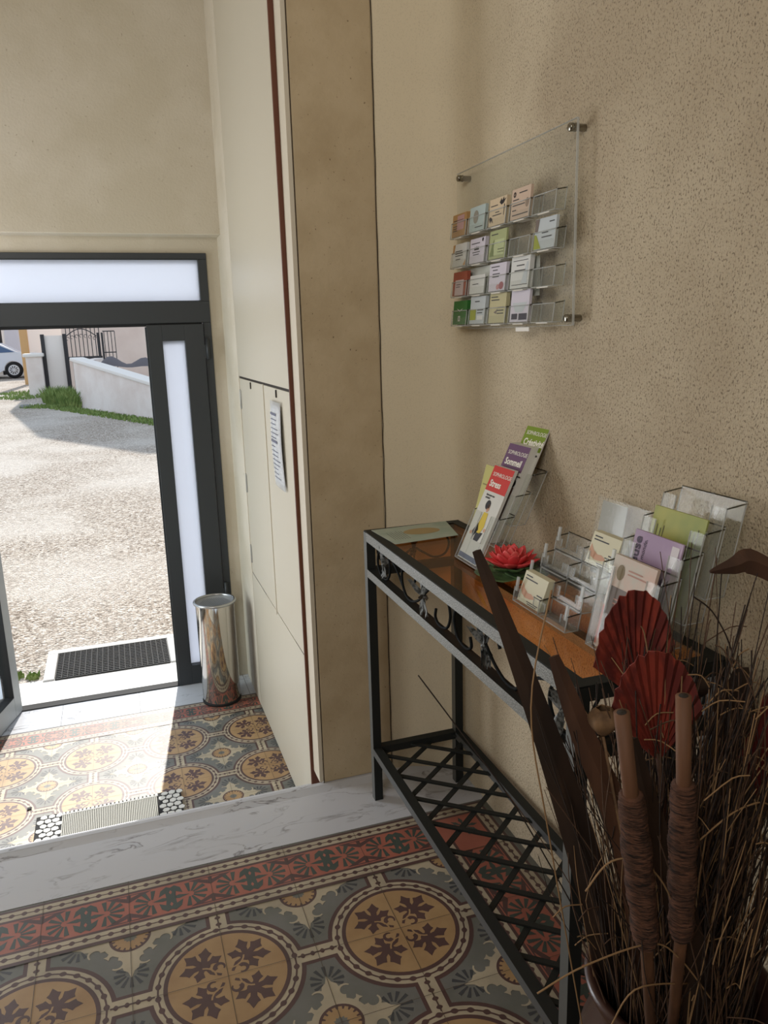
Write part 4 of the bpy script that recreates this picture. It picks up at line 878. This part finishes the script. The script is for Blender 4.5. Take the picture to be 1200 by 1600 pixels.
text_mesh('body_text', 'partie au monde,', .0115, purple_ink, P_(-.446, .070), upb, (0, 1, 0), r, shear=.3)
text_mesh('body_text', 'toute', .0115, purple_ink, P_(-.458, .078), upb, (0, 1, 0), r, shear=.3)
fp = lambda nm, m_, pts: flat_print(S, bx, [(a, bz+b) for a, b in pts], m_, nm, r)
fp('small_stamp', paper('stamp_white', (206, 198, 200)), [(-.506, .151), (-.506, .118), (-.523, .118), (-.523, .151)])
mbp = MB()
for q in range(5): mbp.add([Vector(S((bx, y, bz+zz)))+Vector((-.0011, 0, 0)) for y, zz in ((-.492-.007*q, .02), (-.4955-.007*q, .02), (-.4955-.007*q, .10), (-.492-.007*q, .095))], [(0, 1, 2, 3)])
mbp.build('handwritten_lines', purple_ink, r, fix=False)
yg = paper('yellow_green_brochure', (172, 168, 92)); n_, l_, b_ = nodes(yg)
add_noise_color(yg, (120, 140, 84), 5, .45, .62)
r, S, bx, bz = brochure('yellow-green card with vertical printing in the third tier of the large holder', 2, -.409, .125, .158, yg, th=.003)
mbp = MB()
for q, (yy, a, b) in enumerate(((-.425, .09, .13), (-.434, .09, .125), (-.441, .10, .13), (-.513, .095, .135), (-.520, .08, .14))): mbp.add([Vector(S((bx, y, bz+zz)))+Vector((-.0006, 0, 0)) for y, zz in ((yy, a), (yy-.0018, a), (yy-.0018, b), (yy, b))], [(0, 1, 2, 3)])
mbp.build('printed_lines', mat('olive_ink', (70, 66, 36), .6), r, fix=False)

# ------------------------------------------------------------------ wall card board
bd = thing('card_display_board', (.385, .22, 1.55), 'clear acrylic wall board with four rows of card pockets held by steel studs', 'display board')
BX = .385; by0, by1, bz0, bz1 = -.058, .508, 1.362, 1.752
mb = MB(); mb.box(BX, BX+.004, by0, by1, bz0, bz1, 0); mb.build('back_panel', acrylic, bd)
mb = MB()
mb.box(BX-.0004, BX+.0044, by0-.0008, by0+.0006, bz0, bz1, 0); mb.box(BX-.0003, BX+.0043, by0, by1, bz1-.0006, bz1+.0006, 0); mb.box(BX-.0003, BX+.0043, by0, by1, bz0-.0006, bz0+.0006, 0)
mb.build('panel_edge', acrylic_edge, bd)
for yy, zz in ((.483, 1.738), (-.045, 1.737), (-.045, 1.376), (.483, 1.376)):
    mb = MB(); n_ = 16
    prof_ = [(BX-.010, .0005), (BX-.010, .0065), (BX-.0085, .008), (BX-.002, .008), (BX-.0005, .0075), (BX+.005, .0085), (BX+.006, .007), (WALLX-.0005, .007)]
    vs = [(x_, yy+r_*math.cos(2*math.pi*k/n_), zz+r_*math.sin(2*math.pi*k/n_)) for x_, r_ in prof_ for k in range(n_)]
    mb.add(vs, [(i*n_+k, i*n_+(k+1) % n_, (i+1)*n_+(k+1) % n_, (i+1)*n_+k) for i in range(len(prof_)-1) for k in range(n_)], 0, True)
    mb.build('standoff_stud', mat('stud_steel', (150, 146, 136), .25, 1.0), bd)
cols = [.496, .391, .283, .174, .068]; rows = [1.594, 1.520, 1.447, 1.374]
for r_, zz in enumerate(rows):
    for c_, yy in enumerate(cols):
        pocket(bd, BX-.024, BX-.001, yy-.089, yy+.002, zz-.004, .044, .038, -.0+.12, cut=.0, name='card_pocket', th=.0018, rimz=False)
        mb = MB(); mb.box(BX-.0245, BX-.001, yy-.068, yy-.022, zz-.0068, zz-.0042); mb.build('pocket_base', mat('bright_acrylic_base', (214, 208, 196), .25), bd)
pk = {'kraft': paper('kraft_card', (176, 136, 88)), 'pink': paper('pink_print', (190, 150, 150)), 'blue': paper('pale_blue_card', (172, 186, 184)), 'beige': paper('beige_card', (200, 180, 150)), 'rose': paper('rose_beige_card', (196, 172, 152)),
      'white': paper('white_card', (206, 206, 202)), 'lilacw': paper('lilac_white_card', (200, 194, 204)), 'green': paper('sage_card', (160, 166, 120)), 'rust': paper('rust_card', (150, 78, 58)), 'grn': paper('green_card', (52, 108, 48)), 'straw': paper('straw_card', (180, 172, 134)), 'grey': paper('grey_card', (184, 190, 192)), 'dark': paper('dark_print', (50, 46, 60)), 'lime': paper('lime_print', (150, 156, 50)), 'taupe': MATS['taupe_print']}
ln = lambda a, b, c: ('printed_line', ink, rq(a, b, c, b+.035))
leafs = [('leaf_print', blk, [(.60, .80), (.70, .95), (.74, .84), (.84, .98), (.86, .86), (.98, .92), (.84, .74), (.72, .70)]), ('leaf_print', blk, [(.02, .30), (.10, .12), (.16, .22), (.26, .10), (.22, .28), (.10, .36)]), ('branch_print', blk, [(.88, .70), (.92, .70), (.90, .30), (.87, .30)])]
spec = {
 (0, 0): ('kraft', 'brown and pink cards in the top left pocket of the wall board', [('pink_print', pk['pink'], rq(.35, .28, .85, .92)), ln(.08, .70, .8), ln(.08, .45, .4), ln(.08, .35, .4), ln(.08, .25, .4)], .055, .012),
 (0, 1): ('blue', 'pale blue cards with oval motif second in the top row of the wall board', [('oval_print', paper('oval_taupe', (138, 134, 122)), ell(.42, .58, .17, .27)), ln(.4, .14, .9)], .058, .010),
 (0, 2): ('beige', 'beige cards with black leaf sprays in the middle of the top row', leafs+[ln(.08, .72, .50), ln(.38, .46, .62), ln(.22, .36, .76)], .060, .012),
 (0, 3): ('rose', 'rose-beige cards with round emblem fourth in the top row', [('emblem_print', blk, ell(.16, .82, .07, .09)), ('emblem_centre', pk['rose'], ell(.16, .82, .045, .06)), ln(.40, .82, .82), ln(.08, .62, .40), ln(.08, .44, .74), ln(.08, .28, .3), ln(.10, .12, .94), ('ring_print', paper('ring_taupe', (130, 112, 96)), ell(.86, .46, .08, .15)), ('ring_centre', pk['rose'], ell(.86, .46, .06, .12))], .064, .008),
 (1, 0): ('white', 'white cards with ochre corner at the left end of the second row', [('corner_print', pk['kraft'], [(.80, .02), (.99, .02), (.99, .30)]), ('corner_print', pk['kraft'], [(0.01, .99), (.01, .60), (.10, .60), (.18, .99)]), ln(.2, .66, .7), ln(.2, .56, .75), ln(.2, .46, .75), ln(.25, .30, .6)], .056, .010),
 (1, 1): ('lilacw', 'white cards with small black emblem second in the second row', [('emblem_print', blk, ell(.84, .90, .05, .08)), ('sketch_print', blk, [(.3, .52), (.36, .68), (.40, .55), (.48, .70), (.52, .55), (.60, .68), (.62, .52)]), ln(.1, .78, .66), ln(.2, .42, .7), ln(.25, .32, .65)], .058, .012),
 (1, 2): ('green', 'sage green cards third in the second row', [('leaf_print', paper('sage_dark', (112, 124, 76)), [(.06, .10), (.20, .55), (.30, .70), (.26, .40), (.34, .10)]), ('label_print', paper('sage_light', (178, 186, 140)), rq(.32, .12, .92, .66)), ln(.10, .84, .5), ln(.55, .3, .9), ln(.55, .2, .9)], .064, .006),
 (1, 4): ('grey', 'pale grey cards with lime corner at the right end of the second row', [('dark_corner', pk['taupe'], [(.01, .99), (.01, .60), (.14, .55), (.20, .99)]), ('lime_corner', pk['lime'], [(.01, .02), (.36, .02), (.10, .48), (.01, .50)]), ln(.68, .82, .92), ln(.36, .50, .66), ln(.36, .36, .84)], .062, .008),
 (2, 0): ('rust', 'rust red cards with pale label at the left end of the third row', [('label_print', paper('label_lilac', (196, 178, 178)), rq(.18, .02, .80, .66)), ln(.26, .45, .6), ln(.26, .35, .55)], .060, .012),
 (2, 1): ('white', 'plain white cards second in the third row', [ln(.2, .5, .6)], .044, .004),
 (2, 2): ('lilacw', 'white cards with rose blossom print third in the third row', [('blossom_print', paper('blossom', (150, 92, 96)), ell(.78, .18, .14, .14)), ('blossom_print', paper('blossom2', (178, 130, 130)), ell(.58, .14, .10, .10)), ln(.1, .86, .6), ln(.2, .74, .5), ln(.2, .6, .64), ln(.2, .5, .6)], .063, .010),
 (2, 3): ('white', 'white cards with grey frame fourth in the third row', [('frame_line', ink, rq(.10, .86, .9, .88)), ('frame_line', ink, rq(.10, .10, .95, .12)), ln(.3, .70, .72), ln(.2, .54, .8), ('fold_print', pk['grey'], [(.60, .14), (.84, .80), (.93, .80), (.92, .14)])], .068, .014),
 (3, 0): ('grn', 'green cards with white symbol at the left end of the bottom row', [('symbol_print', pk['white'], [(.26, .68), (.50, .54), (.74, .68), (.50, .60)]), ('symbol_print', pk['white'], rq(.40, .14, .56, .36)), ('symbol_centre', pk['grn'], rq(.44, .18, .52, .32))], .060, .012),
 (3, 1): ('grey', 'white cards with lime patch second in the bottom row', [('lime_patch', pk['lime'], rq(.02, .14, .42, .52)), ln(.3, .80, .62), ln(.5, .48, .9), ln(.5, .38, .85), ('pale_patch', pk['white'], rq(.50, .14, .90, .30))], .066, .012),
 (3, 2): ('straw', 'straw coloured cards third in the bottom row', [('feather_print', pk['taupe'], [(.30, .36), (.46, .30), (.54, .48), (.44, .42)]), ln(.08, .86, .5), ln(.1, .76, .6), ln(.5, .5, .9), ln(.5, .40, .9), ln(.5, .30, .9)], .068, .012),
 (3, 3): ('lilacw', 'lilac-white cards with dark band at the foot fourth in the bottom row', [('dark_band', pk['dark'], rq(.10, .08, .42, .26)), ('dark_band', pk['dark'], rq(.50, .06, .94, .26)), ('grey_fan', pk['grey'], [(.1, .60), (.9, .60), (.7, .30), (.3, .30)])], .070, .008)}
for (r_, c_), (pm, lb, prn, hh_, th_) in spec.items():
    card(lb, BX-.0215, cols[c_]-.001, rows[r_]-.001, .084, hh_, th_*.8, .10, pk[pm], prn, 'business cards in the wall board')
mb = MB(); mb.box(.3900, .3908, .085, .500, 1.428, 1.512); tag(mb.build('paper_strip', paper('strip_white', (232, 234, 230))), 'blank white paper strip behind the third row of the wall board', 'paper')  # white strip added in place of light refracted by the acrylic
mb = MB(); mb.box(BX-.020, BX-.018, .085, .145, 1.352, 1.361); mb.box(BX-.020, BX, .085, .145, 1.3605, 1.3615); tag(mb.build('paper_label', paper('label_white', (222, 218, 210))), 'tiny blank white label at the bottom edge of the wall board', 'label')

# ------------------------------------------------------------------ vase with dried arrangement
VC = Vector((.125, -.775, 0)); VR = .118; VH = .50
vs_m = mat('brown_glazed_ceramic', (66, 44, 38), .3, spec=.5)
mb = MB(); mb.lathe([(0.001, .002), (.085, .002), (.092, .02), (.125, .15), (.140, .28), (.128, .40), (.108, .46), (.110, VH-.012), (VR+.004, VH-.004), (VR+.006, VH+.004), (VR, VH+.009), (VR-.010, VH+.004), (.098, VH-.03), (.100, VH-.10), (.06, VH-.2), (0.001, VH-.22)], tuple(VC), 56)
va = tag(mb.build('vase', vs_m), 'tall brown glazed vase with rolled rim standing in the bottom right corner', 'vase')
def P3(x, y, z_): return Vector((x, y, z_))
def blade(name, pts, ws, m, label, side=(1, 0, 0), group=None, fold=.15, cat='dried leaf'):
    path = smooth_path(pts, 5); N = len(path); mb = MB(); vs = []
    for i, p_ in enumerate(path):
        t = i/(N-1); k = t*(len(ws)-1); a = min(int(k), len(ws)-2); w_ = ws[a]+(ws[a+1]-ws[a])*(k-a)
        d = (path[min(i+1, N-1)]-path[max(i-1, 0)]).normalized(); s_ = Vector(side); s_ = (s_-d*s_.dot(d)).normalized(); nn = d.cross(s_)
        vs += [p_-s_*w_/2, p_-nn*w_*fold, p_+s_*w_/2, p_+nn*.002]
    n_ = 4; mb.add(vs, [(i*n_+k, i*n_+(k+1) % n_, (i+1)*n_+(k+1) % n_, (i+1)*n_+k) for i in range(N-1) for k in range(n_)]+[(3, 2, 1, 0), tuple((N-1)*n_+k for k in range(4))])
    return tag(mb.build(name, m), label, cat, group)
dk = mat('dark_dried_leaf', (58, 40, 28), .7); add_noise_color(dk, (40, 28, 20), 18, stretch=(1, 1, .15)); dk2 = mat('rust_dried_leaf', (84, 54, 36), .7); add_noise_color(dk2, (60, 38, 26), 16, stretch=(1, 1, .12))
side = tuple(RT)
blade('dried_palm_blade', [(.10, -.70, .34), (.045, -.72, .56), (-.035, -.72, .82), (-.10, -.72, 1.00), (-.146, -.72, 1.118)], [.055, .05, .036, .022, .010], dk, 'longest dark brown dried blade reaching up across the console front', side)
blade('dried_palm_blade', [(.11, -.74, .34), (.070, -.78, .55), (.02, -.79, .75), (-.04, -.78, .90), (-.075, -.77, 1.00)], [.05, .048, .036, .028, .012], dk2, 'rust brown dried blade just right of the longest one', side)
blade('dried_palm_blade', [(.14, -.78, .34), (.09, -.84, .55), (.045, -.86, .70), (.0, -.85, .84), (-.025, -.85, .93)], [.05, .045, .035, .025, .010], dk, 'shorter dark dried blade beside the left wound stick', side)
blade('dried_palm_blade', [(.17, -.74, .34), (.22, -.72, .55), (.27, -.72, .70), (.32, -.73, .80)], [.06, .07, .06, .02], dk, 'wide dark dried blade leaning to the right of the vase', side)
blade('dried_palm_blade', [(.19, -.72, .34), (.235, -.70, .55), (.255, -.70, .75), (.26, -.70, .90)], [.09, .10, .08, .02], dk, 'broad dark dried blade behind the grasses at the right edge', side)
blade('dried_palm_blade', [(.14, -.70, .34), (.15, -.68, .55), (.155, -.68, .70), (.15, -.68, .84)], [.07, .08, .06, .015], dk, 'dark dried blade upright behind the right wound stick', side)
blade('curled_brown_leaf', [(.15, -.76, .34), (.30, -.78, .70), (.235, -.80, 1.03), (.205, -.80, 1.066), (.17, -.79, 1.086), (.148, -.79, 1.083), (.115, -.79, 1.080)], [.012, .012, .014, .024, .030, .020, .003], dk2, 'curled brown leaf tip pointing left at the right edge of the picture', (0, .3, 1), fold=.3)
# red palm fans
fan_m = mat('red_dyed_palm', (140, 52, 36), .75); add_noise_color(fan_m, (96, 32, 25), 60, .4, .6, stretch=(1, 1, .2))
def fan(label, tip, base, foot, R, half, tilt, npl=13, m=fan_m):
    r = thing('palm_fan', tuple(foot), label, 'dried palm fan', 'red dyed palm fans')
    up = (Vector(tip)-Vector(base)).normalized(); rt = (RT-up*RT.dot(up)).normalized(); rt = (rt*math.cos(tilt)+up.cross(rt)*math.sin(tilt)).normalized(); nn = rt.cross(up)
    L = (Vector(tip)-Vector(base)).length; mb = MB(); B = Vector(base); N = npl*2
    def fn(u, v):
        q = (v-.5)*2; a = q*half; rr = L*(1-.10*q*q+.012*math.sin(v*N*2.1)); s_ = u*rr; pl = (.0024*(1 if int(round(v*N)) % 2 else -1))*(.25+u)
        return B+rt*(math.sin(a)*s_*R)+up*(math.cos(a)*s_+L*0.0)+nn*(pl+.02*u*u*(1-q*q))
    mb.grid(fn, 6, N, 0, False); mb.build('pleated_blade', m, r, solid=.0012)
    mb = MB(); mb.tube(smooth_path([Vector(foot), (Vector(foot)+B)/2+Vector((.008, 0, 0)), B+up*.01], 4), .0035, 6); mb.build('stalk', dk2, r)
fan('rear red palm fan, partly hidden by the nearer one', (.085, -.68, 1.035), (.110, -.68, .87), (.12, -.74, .36), .40, 1.15, .1)
fan('front red palm fan standing before the console end', (.030, -.80, 1.010), (.050, -.80, .86), (.13, -.79, .36), .42, 1.15, -.1)
fan('dark red palm fan at the right edge of the picture', (.225, -.80, .955), (.235, -.80, .72), (.17, -.79, .36), .30, 1.0, .2, m=mat('dark_red_palm', (104, 34, 28), .75))
# wound sticks
cane = mat('tan_cane', (116, 78, 52), .7); add_noise_color(cane, (88, 58, 38), 30, stretch=(1, 1, .1)); wound = mat('wound_fibre', (96, 62, 44), .9); add_noise_color(wound, (70, 44, 30), 60); add_bump(wound, 38, 1.0, .006, stretch=(1, 1, 7))
def stick(label, top, a, b, foot, r0, r1):
    r = thing('wound_stick', tuple(foot), label, 'decorative stick', 'fibre-wound sticks in the vase'); top, a, b, foot = map(Vector, (top, a, b, foot))
    mb = MB(); mb.tube([foot, b, a, top], [r0*.8, r0*.9, r0, r0*1.02], 12); c_ = mb.build('cane', cane, r)
    mb = MB(); d = (top-a).normalized(); mb.tube([top-d*.001, top+d*.0006], [r0*.62]*2, 10); mb.build('hollow_end', crack_m, c_)
    mb = MB(); N = 60; pts = []; rs = []
    for i in range(N*2+1):
        t = i/(N*2); p_ = a.lerp(b, t); rs.append((r1 if i % 2 else r1*.78)*(1+.06*math.sin(t*23)+random.uniform(-.05, .05))*(.72+.28*math.sin(math.pi*min(1, t*1.0))**.4)); pts.append(p_)
    mb.tube(pts, rs, 12); mb.build('fibre_winding', wound, r)
stick('left fibre-wound cane stick with cut open top', (-.078, -.9, .994), (-.063, -.9, .903), (-.022, -.885, .70), (.09, -.78, .34), .0078, .0155)
stick('right fibre-wound cane stick with cut open top', (-.006, -.9, .998), (.001, -.9, .900), (.024, -.885, .695), (.10, -.79, .34), .0076, .0150)
# seed pods and husks
hm = mat('dried_husk', (122, 92, 62), .8); add_noise_color(hm, (88, 64, 42), 40)
for p_, s_, lb in (((-.028, -.80, .925), .016, 'papery tan husk left of the front red palm fan'), ((.118, -.72, .842), .026, 'dark round seed pod among the grasses right of the sticks'), ((.175, -.72, .895), .013, 'small pale husk above the dark seed pod')):
    mb = MB(); x_, y_, z_ = p_
    def fnp(u, v, s_=s_, x_=x_, y_=y_, z_=z_):
        a = v*2*math.pi; rr = s_*math.sin(math.pi*min(1, u*.8+.04))*(1+.14*math.cos(5*a)*u); return (x_+rr*math.cos(a), y_+rr*math.sin(a), z_+s_*2.1*(u-.5))
    mb.grid(fnp, 10, 20); mb.tube([(x_, y_, z_-s_*.9), ((x_+.11)/2, (y_-.77)/2, (z_+.36)/2), (.11, -.77, .36)], .0015, 5)
    tag(mb.build('seed_pod', hm if 'dark' not in lb else dk, solid=.0008), lb, 'seed pod')
# grasses
gmats = [mat('straw_grass', (150, 118, 82), .8), mat('brown_grass', (84, 60, 42), .8), mat('dark_twig', (42, 30, 23), .8)]
def stem_pts(foot, top, bow, n_=5):
    f_, t_ = Vector(foot), Vector(top); return smooth_path([f_, f_.lerp(t_, .4)+Vector(bow)*.6, f_.lerp(t_, .75)+Vector(bow), t_], n_)
named = [
 ('thin straw stem rising in front of the card holder', (-.128, -.80, .80), [(-.02, -.78, .45), (-.095, -.80, .80), (-.120, -.80, .96), (-.098, -.80, 1.09)], 0),
 ('dark thin twig crossing the console apron', None, [(.05, -.72, .50), (-.05, -.66, .72), (-.115, -.62, .83), (-.165, -.58, .912)], 2),
 ('pale stem arching left over the shelf lattice', None, [(.10, -.86, .56), (.03, -.88, .66), (-.02, -.89, .705), (-.11, -.90, .715), (-.165, -.90, .700)], 0),
 ('pale stem drooping to a forked tip above the vase rim', None, [(.10, -.82, .50), (.02, -.88, .72), (-.03, -.89, .805), (-.075, -.89, .822), (-.105, -.89, .795)], 0),
 ('long dark twig arching above the right end of the console', None, [(.16, -.76, .50), (.21, -.76, .80), (.19, -.76, .94), (.155, -.76, 1.01), (.12, -.76, 1.04)], 2),
 ('straw stem bending low beside the vase rim', None, [(.06, -.86, .60), (-.03, -.88, .64), (-.06, -.87, .58), (-.10, -.86, .535)], 0),
 ('pale stem bent across the sticks at the right', None, [(.20, -.85, .60), (.16, -.87, .80), (.10, -.88, .835), (.03, -.88, .80)], 0)]
for lb, _, pts, mi in named:
    mb = MB(); mb.tube(smooth_path(pts, 6), [.0010]*(6*(len(pts)-1)+1), 5); tag(mb.build('dried_twig', gmats[mi]), lb, 'dried twig', 'single dried twigs')
mb = MB()
for k in range(620):
    a = random.uniform(0, 6.28); q = .085*math.sqrt(random.random()); foot = (VC.x+q*math.cos(a), VC.y+q*math.sin(a), .33)
    tx = random.gauss(.10, .075); ty = random.uniform(-.92, -.66); tz_ = random.uniform(.70, .99)+(.10 if tx > .12 and random.random() < .4 else 0)
    if tx < -.06: tz_ = min(tz_, .92)
    top = (min(tx, .34), ty, tz_); pts = stem_pts(foot, top, (random.uniform(-.03, .03), random.uniform(-.02, .02), 0), 3)
    r0 = random.uniform(.0007, .0014); mb.tube(pts, [r0*(1-.5*i/len(pts)) for i in range(len(pts))], 4, random.choice((0, 1, 1, 1, 2, 2, 2)), cap=False)
for k in range(140):
    c0 = Vector((random.gauss(.12, .07), random.uniform(-.92, -.70), random.uniform(.55, .98))); d = Vector((random.uniform(-1, 1), random.uniform(-.3, .3), random.uniform(-.5, 1))).normalized()*random.uniform(.03, .07)
    if c0.x < -.04: continue
    mb.tube(smooth_path([c0, c0+d*.6+Vector((0, 0, .008)), c0+d], 3), .0008, 4, random.choice((0, 0, 1)), cap=False)
tag(mb.build('dried_grass', gmats, fix=False), 'tangle of fine brown dried grass filling the vase', 'dried grass', kind='stuff')
